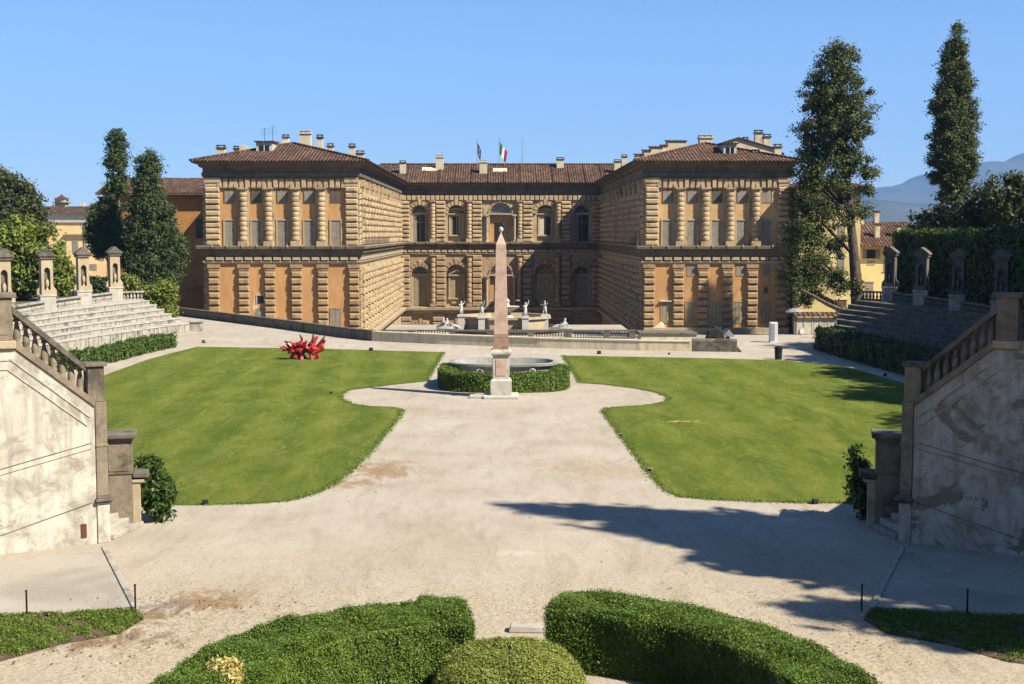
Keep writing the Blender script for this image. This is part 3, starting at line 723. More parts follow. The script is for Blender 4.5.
# ---- back wall of the court: five arched bays on three storeys
def arch_panel(mb, xa, xb, z0, z1, xc, r, zs, y0, y1, n=14):
    def add(pts): mb.add([(x, y0, z) for x, z in pts], [tuple(range(len(pts)))])
    add([(xa, z0), (xc-r, z0), (xc-r, zs), (xa, zs)]); add([(xc+r, z0), (xb, z0), (xb, zs), (xc+r, zs)])
    ar = [(xc-r*math.cos(PI*i/n), zs+r*math.sin(PI*i/n)) for i in range(n+1)]; ou = [(xa+(xb-xa)*i/n, z1) for i in range(n+1)]
    add([(xa, zs), ar[0], ou[0]]); add([ar[n], (xb, zs), ou[n]])
    for i in range(n): add([ar[i], ar[i+1], ou[i+1], ou[i]])
    pr = [(xc-r, z0)]+ar+[(xc+r, z0)]
    for (a, b) in zip(pr, pr[1:]): mb.add([(a[0], y0, a[1]), (b[0], y0, b[1]), (b[0], y1, b[1]), (a[0], y1, a[1])], [(0, 1, 2, 3)])
def voussoirs(mb, xc, r, zs, y, w, d, n=11, full=True):
    for i in range(n):
        a0 = PI*(i+.06)/n; a1 = PI*(i+.94)/n; dd = d*(1.25 if i == n//2 else 1); ww = w*(1.35 if i == n//2 else 1)
        lo = [(xc-q_*math.cos(a), y, zs+q_*math.sin(a)) for q_, a in ((r, a0), (r+ww, a0), (r+ww, a1), (r, a1))]
        hi = [(xc-q_*math.cos(a), y-dd, zs+q_*math.sin(a)) for q_, a in ((r+.06, a0+.02), (r+ww-.1, a0+.02), (r+ww-.1, a1-.02), (r+.06, a1-.02))]
        mb.hexa(lo, hi)
def halfdisc(mb, xc, r, zs, y0, y1, n=14):
    pts = [(xc-r*math.cos(PI*i/n), zs+r*math.sin(PI*i/n)) for i in range(n+1)]
    mb.hexa([(x, y0, z) for x, z in pts], [(x, y1, z) for x, z in pts])
Q = lambda u: XU(u, YB)
bnd = [Q(u) for u in (401.5, 438.5, 474.8, 525.4, 563.7, 600.8)]; bnd[0] = XLi+.5; bnd[-1] = XRi-.5
mid = [Q(u) for u in (420.0, 456.5, 500.8, 545.3, 582.0)]
for st, (z0, z1) in enumerate(((-3.5, 5.2), (z_bal, z_cor))):
    wl = MB(); pj = 'upper' if st else 'lower'
    for i in range(5):
        xa, xb = bnd[i] if i else XLi+.01, bnd[i+1] if i < 4 else XRi-.01; xc = mid[i]; ctr = i == 2; pedi = i in (1, 3)
        r = 1.8 if ctr else (1.72 if (pedi and not st) else 1.42); zs = (11.9 if st else 1.75)
        arch_panel(wl, xa, xb, z0, z1, xc, r, zs, YB, YB+.9)
        vs_ = MB()
        if not ctr: voussoirs(vs_, xc, r+.02, zs, YB, .8, .34, 9)
        else: voussoirs(vs_, xc, r+.02, zs, YB, .35, .18, 9)
        part(vs_, 'voussoirs', M['stone'] if st else M['stone_lower'])
        yb = YB+.62
        # what fills the opening
        if ctr:
            o = part(MB().box(xc-r, xc+r, yb, yb+.25, z0, zs), 'portal', M['ochre'])
            fl = MB(); halfdisc(fl, xc, r-.03, zs+.12, yb+.05, yb+.2); part(fl, 'fanlight', M['fan'], o)
            br = MB()
            for k in range(1, 8):
                a = PI*k/8; c, s_ = math.cos(a), math.sin(a); p0 = Vector((xc+.35*c, yb+.02, zs+.12+.35*s_)); p1 = Vector((xc+(r-.05)*c, yb+.02, zs+.12+(r-.05)*s_)); br.tube([p0, p1], .045, 4)
            br.tube([(xc+r*.62*math.cos(PI*k/10), yb+.02, zs+.12+r*.62*math.sin(PI*k/10)) for k in range(11)], .04, 4); part(br, 'grille', M['iron'], o)
            part(MB().box(xc-r-.35, xc+r+.35, YB-.15, yb+.24, zs-.12, zs+.12), 'transom', M['trim'], o)
            dw = 1.05; part(MB().box(xc-.55-dw/2, xc-.55+dw*.9, yb-.03, yb+.02, z0+.05, zs-1.5), 'door_opening', M['dark'], o)
            part(MB().box(xc+.45, xc+1.5, yb-.06, yb+.02, z0+.05, zs-1.2), 'door_leaf', M['shutter_tan'], o)
            for s_ in (-1, 1):
                mb = MB(); x = xc+s_*(r+.5); mb.lathe(x, YB-.35, [(.30, z0), (.30, z0+.2), (.22, z0+.3), (.20, zs-.75), (.24, zs-.65), (.32, zs-.5), (.32, zs-.35)], 12); mb.box(x-.38, x+.38, YB-.7, YB+.02, zs-.35, zs-.05)
                part(mb, 'portal_column', M['trim'])
        elif not pedi:
            o = part(MB().box(xc-r, xc+r, yb-.12, yb+.2, zs-.1, zs+.25), 'arched_window', M['trim'])
            fl = MB(); halfdisc(fl, xc, r-.3, zs+.25, yb+.05, yb+.2); part(fl, 'fanlight', M['glass'], o)
            br = MB()
            for k in range(1, 6):
                a = PI*k/6; br.tube([(xc+.2*math.cos(a), yb+.02, zs+.25+.2*math.sin(a)), (xc+(r-.3)*math.cos(a), yb+.02, zs+.25+(r-.3)*math.sin(a))], .035, 4)
            br.tube([(xc+(r-.32)*math.cos(PI*k/10), yb+.0, zs+.25+(r-.32)*math.sin(PI*k/10)) for k in range(11)], .07, 4); part(br, 'grille', M['fan'], o)
            fr = MB(); halfdisc(fr, xc, r, zs+.25, yb+.12, yb+.24); part(fr, 'tympanum', M['stone'], o)
            if st:
                part(MB().box(xc-r, xc-r+.3, yb-.1, yb+.25, z0, zs-.1), 'jamb', M['trim'], o); part(MB().box(xc+r-.3, xc+r, yb-.1, yb+.25, z0, zs-.1), 'jamb', M['trim'], o)
                part(MB().box(xc-r+.3, xc+r-.3, yb+.12, yb+.24, z0, zs-.1), 'pane', M['glass'], o)
                mull = MB().box(xc-.05, xc+.05, yb+.04, yb+.12, z0, zs-.1); mull.box(xc-r+.3, xc+r-.3, yb+.05, yb+.12, zs-1.4, zs-1.3); part(mull, 'mullion', M['shutter'], o)
                part(MB().box(xc-r+.32, xc-r+.85, yb-.02, yb+.05, z0, zs-.12), 'shutter', M['shutter'], o)
                if i == 0: part(MB().box(xc+r-.62, xc+r-.32, yb-.3, yb+.05, z0, zs-.12), 'shutter', M['shutter'], o)
            else:
                for s_ in (0, 1): part(MB().box(xc-r+.28+s_*(r-.28)+.02, xc-.02+s_*(r-.28), yb-.02, yb+.1, z0, zs-.12), 'shutter', M['shutter_olive'], o)
                part(MB().box(xc-r, xc-r+.27, yb-.08, yb+.25, z0, zs-.1), 'jamb', M['trim'], o); part(MB().box(xc+r-.27, xc+r, yb-.08, yb+.25, z0, zs-.1), 'jamb', M['trim'], o)
        else:
            o = part(MB().box(xc-r, xc+r, yb+.06, yb+.25, z0, zs+r*.0+.02), 'window_bay', M['stone'])
            fl = MB(); halfdisc(fl, xc, r, zs+.02, yb+.1, yb+.25); part(fl, 'tympanum', M['stone'], o)
            zb, zt, ww = (8.45, 11.5, 1.9) if st else (-2.05, 1.35, 2.1)
            f = MB(); fw = .28
            f.box(xc-ww/2-fw, xc-ww/2, yb-.22, yb+.08, zb, zt); f.box(xc+ww/2, xc+ww/2+fw, yb-.22, yb+.08, zb, zt); f.box(xc-ww/2-fw, xc+ww/2+fw, yb-.24, yb+.08, zt, zt+fw); f.box(xc-ww/2-fw-.12, xc+ww/2+fw+.12, yb-.35, yb+.08, zb-.22, zb)
            part(f, 'window_frame', M['trim'], o)
            pd = MB(); W = ww/2+fw+.2; zz = zt+fw+.02
            if st:
                n = 10; ar = [(xc-W*math.cos(PI*k/n), zz+.22+.62*math.sin(PI*k/n)) for k in range(n+1)]; a2 = [(xc-(W+.18)*math.cos(PI*k/n), zz+.22+.84*math.sin(PI*k/n)) for k in range(n+1)]
                for k in range(n): pd.hexa([(ar[k][0], yb+.08, ar[k][1]), (ar[k+1][0], yb+.08, ar[k+1][1]), (a2[k+1][0], yb+.08, a2[k+1][1]), (a2[k][0], yb+.08, a2[k][1])], [(ar[k][0], yb-.45, ar[k][1]), (ar[k+1][0], yb-.45, ar[k+1][1]), (a2[k+1][0], yb-.5, a2[k+1][1]), (a2[k][0], yb-.5, a2[k][1])])
            else:
                for s_ in (-1, 1):
                    a, b = (xc+s_*W, zz+.2), (xc, zz+1.05); lo = [(a[0], a[1]), (b[0], b[1]), (b[0], b[1]-.2), (a[0]-s_*.3, a[1])]
                    pd.hexa([(x, yb+.08, z) for x, z in lo], [(x, yb-.5, z) for x, z in lo])
            pd.box(xc-W, xc+W, yb-.45, yb+.08, zz, zz+.2); part(pd, 'pediment', M['trim'], o)
            if st:
                part(MB().box(xc-ww/2, xc+ww/2, yb+.0, yb+.07, zb, zt), 'pane', M['glass'], o)
                sx_ = (xc+.25, xc+ww/2) if i == 1 else (xc-ww/2, xc-.2)
                part(MB().box(sx_[0], sx_[1], yb-.1, yb-.02, zb+.02, zt-.02), 'shutter', M['shutter_tan'] if i == 1 else M['cream'], o)
                part(MB().box(xc-.05, xc+.05, yb-.05, yb+.02, zb, zt), 'mullion', M['trim'], o)
                if i == 1: part(MB().box(xc-ww/2, xc-ww/2+.25, yb-.1, yb-.02, zb+.02, zt-.02), 'shutter', M['shutter_tan'], o)
            else:
                for s_ in (0, 1): part(MB().box(xc-ww/2+s_*ww/2+.02, xc+s_*ww/2-.02, yb-.08, yb+.05, zb, zt), 'shutter', M['shutter_tan'], o)
                part(MB().box(xc-.8, xc+.8, yb-.15, yb+.08, zb-.95, zb-.3), 'apron_panel', M['stone'], o)
    part(wl, 'court_wall', M['stone'] if st else M['stone_lower'])
    mt = M['stone'] if st else M['stone_lower']
    for i, x in enumerate(bnd):
        mb = MB(); w = 1.0
        x0, x1 = x-.42, x+1.15
        if i == 0: x0, x1 = XLi+.05, XLi+1.5; 
        if i == 5: x0, x1 = XRi-1.5, XRi-.05
        blockpier(mb, x0, x1, YB, z0+.04, z1-(1.0 if st else .05), 10 if st else 9, .40, .16, .15)
        if 0 < i < 5: ringcol(mb, x-.92, YB-.40, z0+.04, z1-(1.0 if st else .05), .43, 10 if st else 9)
        part(mb, 'rusticated_pier', mt)
    if st: 
        mb = MB(); n = 42; w = (XRi-XLi-.4)/n
        for k in range(n): mb.pillow((XLi+.2+k*w+.05, YB, z1-.98), (1, 0, 0), (0, 0, 1), (0, -1, 0), w-.1, .85, .42, .1)
        part(mb, 'flat_arch_course', mt)
mb = MB()
for i in range(5):
    xa, xb = bnd[i] if i else XLi+.01, bnd[i+1] if i < 4 else XRi-.01
    arch_panel(mb, xa, xb, -12, -4.3, mid[i], 1.5, -8.0, YB, YB+.9); voussoirs(mb, mid[i], 1.52, -8.0, YB, .8, .25, 11)
for i, x in enumerate(bnd[1:5]): blockpier(mb, x-1.0, x+1.0, YB, -12, -4.4, 8, .3, cap=.7)
blockpier(mb, XLi+.05, XLi+1.7, YB, -12, -4.4, 8, .3, cap=.7); blockpier(mb, XRi-1.7, XRi-.05, YB, -12, -4.4, 8, .3, cap=.7)
part(mb, 'ground_storey', M['stone_lower'])
# ---- roofs
def hip(x0, x1, y0, y1, yr, z0, z1):
    xm = (x0+x1)/2
    a = MB().add([(x0, y0, z0), (x1, y0, z0), (xm, yr, z1)], [(0, 1, 2)])
    b = MB().add([(x1, y0, z0), (x1, y1, z0), (xm, y1, z1), (xm, yr, z1), (x0, y0, z0), (x0, y1, z0)], [(0, 1, 2, 3), (4, 3, 2, 5)])
    return a, b
for (a, b) in ((XLo, XLi), (XRi, XRo)):
    f, s_ = hip(a-1.4, b+1.4, YF-1.4, YB+18, YF+9.5, z_eave, 19.75)
    r = part(f, 'roof', M['roof_x']); part(s_, 'roof', M['roof_y'])
    ed = MB().sweep([(a-1.4, YB+18), (a-1.4, YF-1.4), (b+1.4, YF-1.4), (b+1.4, YB)] if a < 0 else [(a-1.4, YB), (a-1.4, YF-1.4), (b+1.4, YF-1.4), (b+1.4, YB+18)], [(-.2, z_eave-.06), (.03, z_eave-.06), (.03, z_eave+.08), (-.2, z_eave+.1)]); part(ed, 'gutter', M['roof_x'])
    mb = MB(); xm = (a+b)/2
    for (p0, p1) in (((a-1.4, YF-1.4, z_eave), (xm, YF+9.5, 19.75)), ((b+1.4, YF-1.4, z_eave), (xm, YF+9.5, 19.75))): mb.tube([Vector(p0)+Vector((0, 0, .08)), Vector(p1)+Vector((0, 0, .08))], .14, 6)
    part(mb, 'ridge_tiles', M['roof_x'])
ry = MB().add([(XLi-6, YB-1.4, z_eave), (XRi+6, YB-1.4, z_eave), (XRi+6, YB+8, 20.45), (XLi-6, YB+8, 20.45), (XLi-6, YB+18, z_eave), (XRi+6, YB+18, z_eave)], [(0, 1, 2, 3), (3, 2, 5, 4)])
part(ry, 'roof', M['roof_x'])
mb = MB().tube([(XLi-4, YB+8, 20.5), (XRi+4, YB+8, 20.5)], .16, 6)
for k in range(13): mb.tube([(XLi+1+k*2.7, YB-1.5, z_eave+.08), (XLi+1+k*2.7, YB+8, 20.51)], .09, 5)
part(mb, 'ridge_tiles', M['roof_x'])
def chim(u0, u1, vt, vb, Y, mat='cream', depth=None, cap=True):
    p0, p1 = P(u0, vt, Y), P(u1, vb, Y); w = p1.x-p0.x; d = depth or max(.7, w*.8); mb = MB()
    zt = p0.z; zb = min(p1.z, 20.2)-1.2
    mb.box(p0.x, p1.x, Y, Y+d, zb, zt-.22)
    o = part(mb, 'chimney', M[mat])
    if cap:
        c = MB().box(p0.x-.12, p1.x+.12, Y-.12, Y+d+.12, zt-.4, zt-.26); n = max(2, int(w/.45))
        for k in range(n): c.box(p0.x+.03+k*(w-.15)/(n-1), p0.x+.12+k*(w-.15)/(n-1), Y, Y+d, zt-.22, zt-.06)
        c.box(p0.x-.05, p1.x+.05, Y-.06, Y+d+.06, zt-.06, zt+.02); part(c, 'chimney_cap', M['roof_x'] if mat == 'cream' and w < 1.2 else M[mat], o)
for a in ((216.5, 224.5, 145, 154, 95), (233.5, 238, 146, 152, 104), (282.3, 288.4, 134.5, 146, 108), (299.3, 310.5, 130.6, 147, 104), (316.8, 322.5, 134.6, 149, 101), (327, 333, 143.4, 150, 102), (349, 354.6, 143.6, 156, 101), (356, 363.5, 150.6, 158, 104)): chim(*a[:4], YF+a[4]-90)
for a in ((399.6, 405.7, 160.6, 171, 131), (435.7, 443.4, 155, 167, 133), (479.5, 487.2, 160, 170.5, 131), (556.8, 563.8, 157.3, 166, 134), (368, 372, 163.5, 168, 130), (614.5, 621, 159.5, 167, 131), (622, 627, 154.5, 164, 128)): chim(*a[:4], YB+a[4]-127.9)
for a in ((755.2, 762.6, 130, 145, 106), (763.8, 770.6, 134, 147, 106), (774.8, 781.6, 144, 156, 98), (752.5, 759.8, 149.5, 158, 93.5), (743.6, 748, 137, 146, 108)): chim(*a[:4], YF+a[4]-90)
chim(700, 712.6, 134.8, 151, YF+10, 'cream', 1.6)
mb = MB()
for x in (703.6, 708.2): p0, p1 = P(x, 143.6, YF+9.97), P(x+2.6, 147.4, YF+9.97); mb.box(p0.x, p1.x, YF+9.96, YF+10.1, p1.z, p0.z)
part(mb, 'chimney_opening', M['rust'])
# cream attic walls rising behind the tiles
for (u0, u1, vt, vb, Y) in ((636, 643.6, 154.6, 165, 100), (643.8, 650.6, 150.4, 160, 101), (650.9, 662.6, 147, 160, 102), (662.2, 667.2, 145.4, 158, 103), (667.6, 686.2, 140.9, 156, 104)):
    Y += YF-90; p0, p1 = P(u0, vt, Y), P(u1, vb, Y); o = part(MB().box(p0.x, p1.x, Y, Y+2.2, p1.z-.8, p0.z), 'attic_wall', M['cream'])
    part(MB().hexa([(p0.x-.1, Y-.1, p0.z-.1), (p1.x+.1, Y-.1, p0.z-.1), (p1.x+.1, Y+2.3, p0.z+.1), (p0.x-.1, Y+2.3, p0.z+.1)], [(p0.x-.1, Y-.1, p0.z+.06), (p1.x+.1, Y-.1, p0.z+.06), (p1.x+.1, Y+2.3, p0.z+.26), (p0.x-.1, Y+2.3, p0.z+.26)]), 'attic_coping', M['roof_x'], o)
def gable(pts, Y, d, nm='gable_wall', mat='cream'):
    Y += YF-90; w = [P(u, v, Y) for u, v in pts]; o = part(MB().hexa([(p.x, Y, p.z) for p in w], [(p.x, Y+d, p.z) for p in w]), nm, M[mat]); return o, w
g, w = gable([(690, 160), (690, 151.5), (712, 147), (738.5, 138.6), (776, 149.8), (784, 155), (784, 160)], 104, 6)
mb = MB()
for a, b in zip(w[1:5], w[2:6]): mb.hexa([(a.x, (YF+13.8), a.z), (b.x, (YF+13.8), b.z), (b.x, YF+20, b.z), (a.x, YF+20, a.z)], [(a.x, (YF+13.8), a.z+.2), (b.x, (YF+13.8), b.z+.2), (b.x, YF+20, b.z+.2), (a.x, YF+20, a.z+.2)])
part(mb, 'gable_tiles', M['roof_y'], g)
g, w = gable([(268, 160), (268, 145.5), (282, 144.3), (298, 142.4), (325, 148), (325, 160)], 107, 5)
g, w = gable([(236, 158), (236, YB+18), (240, 144), (256, 150), (256, 158)], 106, 4)
def dormer(u0, u1, vt, vb, Y, glassw):
    Y += YF-90; p0, p1 = P(u0, vt, Y), P(u1, vb, Y); o = part(MB().box(p0.x, p1.x, Y, Y+4, p1.z-.5, p0.z), 'dormer', M['white_stone'])
    part(MB().hexa([(p0.x-.2, Y-.25, p0.z), (p1.x+.2, Y-.25, p0.z), (p1.x+.2, Y+4, p0.z+.05), (p0.x-.2, Y+4, p0.z+.05)], [(p0.x-.2, Y-.25, p0.z+.14), (p1.x+.2, Y-.25, p0.z+.14), (p1.x+.2, Y+4, p0.z+.3), (p0.x-.2, Y+4, p0.z+.3)]), 'dormer_roof', M['roof_x'], o)
    xm = (p0.x+p1.x)/2; gw = (p1.x-p0.x)*glassw; part(MB().box(xm-gw/2, xm+gw/2, Y-.04, Y+.05, p1.z+.1, p0.z-.4), 'pane', M['glass'], o)
    part(MB().box(xm-.04, xm+.04, Y-.07, Y-.03, p1.z+.1, p0.z-.4), 'mullion', M['white_paint'], o)
dormer(256, 272.5, 142, 155, 94.5, .62); dormer(723.6, 736.5, 144, 157, 93, .6)
for (u0, u1, v0, v1, Y) in ((422, 436.5, 167, 170.6, 133), (493, 507, 168, 171.4, 132.5)):
    Y += YB-127.9; p0, p1 = P(u0, v0, Y), P(u1, v1, Y); mb = MB().hexa([(p0.x, Y-.5, p1.z-.25), (p1.x, Y-.5, p1.z-.25), (p1.x, Y+.5, p0.z-.3), (p0.x, Y+.5, p0.z-.3)], [(p0.x, Y-.5, p1.z), (p1.x, Y-.5, p1.z), (p1.x, Y+.5, p0.z), (p0.x, Y+.5, p0.z)]); part(mb, 'skylight', M['cream'])
mb = MB()
for (u, vt) in ((264.5, 128), (272.5, 126)):
    ya = YF+10; p = P(u, vt, ya); mb.tube([(p.x, ya, 18), (p.x, ya, p.z)], .03, 5)
    for k in range(4): mb.tube([(p.x-.5, ya, p.z-.1-.28*k), (p.x+.5, ya, p.z-.1-.28*k)], .015, 4)
part(mb, 'antenna', M['iron'])

# ---- flagpoles on the roof ridge
def flag_strip(pole, s0, s1, w, h, dx, dz, sway):
    """cloth hanging from the pole between the fly fractions s0 and s1"""
    mb = MB(); n, m = 5, 7; vs = []
    for i in range(n+1):
        s = s0+(s1-s0)*i/n
        for j in range(m+1):
            t = j/m; vs.append((pole.x+.05+dx*s*(1-.25*t), pole.y+sway*math.sin(s*9+t*2)*.8, pole.z-h*t-dz*s))
    k = len(vs); vs += [(x, y+.03, z) for x, y, z in vs]
    fs = [(i*(m+1)+j, (i+1)*(m+1)+j, (i+1)*(m+1)+j+1, i*(m+1)+j+1) for i in range(n) for j in range(m)]
    fs += [tuple(k+a for a in f[::-1]) for f in fs]; return mb.add(vs, fs)
M['flag_blue'] = plain('blue_cloth', (.03, .06, .30), .8); M['flag_green'] = plain('green_cloth', (.03, .25, .10), .8); M['flag_red'] = plain('red_cloth', (.50, .035, .04), .8); M['flag_white'] = plain('white_cloth', (.75, .75, .72), .8); M['gold'] = plain('golden_yellow_cloth', (.8, .6, .05), .6)
YR = YB+8
for u, vt, lab in ((477.2, 139, 'left flagpole on the palace roof with a drooping dark blue flag'), (499.2, 138.5, 'middle flagpole on the palace roof with a green, white and red flag'), (522.2, 138.5, 'bare flagpole without a flag on the palace roof ridge')):
    p = P(u, vt, YR); t = thing('flagpole', lab, 'flagpole', (p.x, YR, 20.45), 0, 'flagpoles on the palace roof'); B_ = (p.x, YR, 20.45)
    MB().tube([(p.x, YR, 20.45), (p.x, YR, p.z)], [.07, .045], 8).sphere((p.x, YR, p.z), .09, 8, 6).build('pole', M['grey_paint'], t, B_)
    top = Vector((p.x, YR, p.z-.5))
    if u < 480:
        f = flag_strip(top, 0, 1, 1, 1.9, .62, 1.5, .14).build('flag', M['flag_blue'], t, B_)
        st = MB()
        for k in range(12):
            a = 2*PI*k/12; s, tt = .5+.24*math.cos(a), .5+.22*math.sin(a); c = (top.x+.05+.62*s*(1-.25*tt), top.y-.03+.14*math.sin(s*9+tt*2)*.8, top.z-1.9*tt-1.5*s); st.sphere(c, .055, 5, 4, (1, .3, 1))
        st.build('star_ring', M['gold'], f, B_)
    elif u < 510:
        for (a, b, c) in ((0, .333, 'green'), (.333, .667, 'white'), (.667, 1, 'red')): flag_strip(top, a, b, 1, 2.0, 1.35, 1.75, .12).build(c+'_stripe', M['flag_'+c], t, B_)
# ================================================================== TERRACE, FOUNTAIN, WALLS
TZ = -1.75
struct(MB().box(-12.6, 13.8, 133, 154, -12, TZ).build('terrace', M['concrete']))
def baluster_mb(h, r, n=9):
    return MB().lathe(0, 0, [(r, 0), (r, h*.07), (r*.62, h*.1), (r*.66, h*.16), (r*.98, h*.34), (r*.9, h*.46), (r*.5, h*.74), (r*.46, h*.82), (r*.7, h*.88), (r*.85, h*.93), (r*.85, h)], n)
xa, xb, yb = XU(381, 133.5), XU(636, 133.5), 133.5
t = thing('terrace_balustrade', 'long dark stone balustrade with closely set balusters in front of the terrace fountain', 'balustrade', ((xa+xb)/2, yb, TZ))
def loc(mb, name, mat, t, **k): return mb.build(name, mat, t, tuple(t.location), **k)
loc(MB().box(xa, xb, yb-.2, yb+.2, TZ, TZ+.14), 'plinth', M['parapet'], t); loc(MB().box(xa, xb, yb-.2, yb+.2, TZ+.74, TZ+.90), 'rail', M['rail'], t)
posts = [XU(u, yb) for u in (383, 410, 452, 490, 531, 569, 607, 633)]
for x in posts: loc(MB().box(x-.32, x+.32, yb-.17, yb+.17, TZ+.143, TZ+.737), 'post', M['rail'], t)
b0 = None; x = xa+.3; cnt = 0; bm_ = baluster_mb(.6, .085)
while x < xb-.3 and cnt < 88:
    if all(abs(x-p) > .42 for p in posts):
        if b0 is None: o = b0 = bm_.build('baluster', M['newel'], t)
        else: o = b0.copy(); C.objects.link(o); o.parent = t
        o.location = (x-t.location.x, 0, .14); cnt += 1
    x += .275
for (y0, y1, xx) in ((76.6, 88.4, xb-.15),):
    pass
# basin fountain with statues
FC = Vector((XU(507, 144.4), 144.4, TZ))
ft = thing('terrace_fountain', 'octagonal pale stone fountain with white marble statues on the terrace behind the obelisk', 'fountain', FC)
ft_b = MB().lathe(FC.x, FC.y, [(6.2, TZ), (6.2, TZ+.2), (6.5, TZ+.25), (6.5, TZ+.38), (6.0, TZ+.38), (6.0, TZ+.2)], 16, a0=PI/16, a1=2*PI+PI/16); ft_b.build('lower_basin', M['parapet'], ft, FC)
MB().lathe(FC.x, FC.y, [(4.75, TZ+.1), (4.75, TZ+1.35), (5.05, TZ+1.45), (5.05, TZ+1.68), (4.55, TZ+1.68), (4.5, TZ+1.2)], 8, a0=PI/8, a1=2*PI+PI/8).build('upper_basin', M['trim'], ft, FC)
MB().lathe(FC.x, FC.y, [(.9, TZ+1.2), (.7, TZ+1.5), (.3, TZ+2.0), (1.3, TZ+2.5), (1.4, TZ+2.65), (.3, TZ+2.7), (.22, TZ+3.0), (.32, TZ+3.2), (.1, TZ+3.5)], 14).build('candelabrum', M['white_stone'], ft, FC, smooth=True)
def figure(name, joints, edges, mat, parent, subdiv=2):
    me = bpy.data.meshes.new(name); me.from_pydata([j[:3] for j in joints], edges, [])
    o = bpy.data.objects.new(name, me); C.objects.link(o); o.parent = parent
    md = o.modifiers.new('skin', 'SKIN'); md.use_smooth_shade = True
    layer = me.skin_vertices[0] if me.skin_vertices else None
    if layer is None:
        bm = bmesh.new(); bm.from_mesh(me); bm.verts.layers.skin.verify(); bm.to_mesh(me); bm.free(); layer = me.skin_vertices[0]
    for i, j in enumerate(joints): layer.data[i].radius = (j[3], j[3])
    layer.data[0].use_root = True
    sd = o.modifiers.new('sub', 'SUBSURF'); sd.levels = sd.render_levels = subdiv
    me.materials.append(mat); return o
def putto(parent, raise_r=.5, sc=1.0):
    j = [(0,0,.55,.13), (0,.02,.78,.15), (0,.02,.98,.10), (0,0,1.08,.055), (0,-.02,1.2,.105), (0,-.03,1.3,.08),
         (-.16,0,.95,.06), (-.30,-.05,.85,.05), (-.28,-.2,.95,.04), (.16,0,.95,.06), (.3,-.02,.95+raise_r*.3,.05), (.34,-.08,1.0+raise_r*.55,.04),
         (-.09,-.02,.42,.1), (-.12,-.1,.22,.075), (-.12,-.02,.03,.05), (-.12,-.12,.02,.04), (.09,0,.42,.1), (.14,.02,.22,.075), (.14,.05,.03,.05), (.15,-.06,.02,.04)]
    e = [(0,1),(1,2),(2,3),(3,4),(4,5),(2,6),(6,7),(7,8),(2,9),(9,10),(10,11),(0,12),(12,13),(13,14),(14,15),(0,16),(16,17),(17,18),(18,19)]
    return figure('statue', [(x*sc,y*sc,z*sc,r*sc) for x,y,z,r in j], e, M['statue'], parent)
def recliner(parent):
    j = [(0,0,.25,.2), (-.28,.02,.45,.2), (-.42,.02,.72,.19), (-.44,0,.9,.08), (-.46,-.03,1.05,.13), (-.46,-.05,1.17,.1), (-.55,-.18,.66,.08), (-.7,-.28,.42,.07), (-.6,-.4,.3,.05), (-.3,-.18,.72,.08), (-.02,-.28,.6,.07), (.14,-.3,.55,.05), (.35,-.12,.4,.16), (.75,-.12,.22,.11), (.85,-.15,.08,.07), (.4,.1,.24,.16), (.85,.12,.16,.11), (1.05,.1,.1,.07)]
    e = [(0,1),(1,2),(2,3),(3,4),(4,5),(2,6),(6,7),(7,8),(2,9),(9,10),(10,11),(0,12),(12,13),(13,14),(0,15),(15,16),(16,17)]
    return figure('statue', j, e, M['statue'], parent)
p0 = None
for i, (u, Y, rr) in enumerate(((461, 142.3, .5), (481.5, 139.5, .9), (525.5, 139.5, .9), (545, 142.5, .2))):
    x = XU(u, Y); pd = MB().box(x-.34, x+.34, Y-.34, Y+.34, TZ, TZ+1.9).box(x-.42, x+.42, Y-.42, Y+.42, TZ+1.66, TZ+1.86).build('pedestal', M['statue'], ft, FC)
    s = putto(pd, rr, 1.12); s.location = (x-FC.x, Y-FC.y, 1.88); s.rotation_euler[2] = (-1)**i*.6
for u, Y, rz in ((451, 138.4, 0.3), (561, 138.4, PI-.3), (441, 139, 2.0)):
    s = recliner(ft); s.location = (XU(u, Y)-FC.x, Y-FC.y, .6); s.rotation_euler[2] = rz
sh = MB().sphere((XU(565.5, 137.8), 137.8, TZ+.72), .55, 12, 6, (1.5, .8, .35)); sh.build('shell', M['grey_granite'], ft, FC, smooth=True)
sh = MB().sphere((XU(445, 137.8), 137.8, TZ+.72), .6, 12, 6, (1.6, .8, .4)); sh.build('shell', M['grey_granite'], ft, FC, smooth=True)

def parapet(name, label, pts, h, th, mat, capm, cap=.12, cat='wall', z0=0):
    b = pts[len(pts)//2]; t = thing(name, label, cat, (b[0], b[1], z0))
    loc(MB().sweep(pts, [(0, z0-.05), (0, z0+h-cap), (-th, z0+h-cap), (-th, z0-2.9)]), 'wall', mat, t)
    loc(MB().sweep(pts, [(.05, z0+h-cap+.003), (.05, z0+h), (-th-.05, z0+h), (-th-.05, z0+h-cap+.003)]), 'coping', capm, t, bevel=.02); return t
parapet('parapet_wall', 'long grey weathered parapet wall running diagonally below the left palace wing', wp, .86, .4, M['parapet'], M['rail'])
parapet('low_wall', 'low pale stained stone wall along the gravel in front of the terrace balustrade', wp2, .80, .4, M['parapet_pale'], M['parapet_pale'])
a, b = P(641, 333, 122.5), P(684, 345, 122.5)
t = thing('retaining_block', 'pale ochre block of wall beside the right end of the terrace balustrade', 'wall', ((a.x+b.x)/2, 122.5, LOW))
loc(MB().box(a.x, XU(698, 122.5), 122.5, 126, LOW, a.z-.18), 'wall', M['parapet_pale'], t); loc(MB().box(a.x-.1, XU(699, 122.5), 122.4, 126.1, a.z-.177, a.z), 'coping', M['rail'], t)
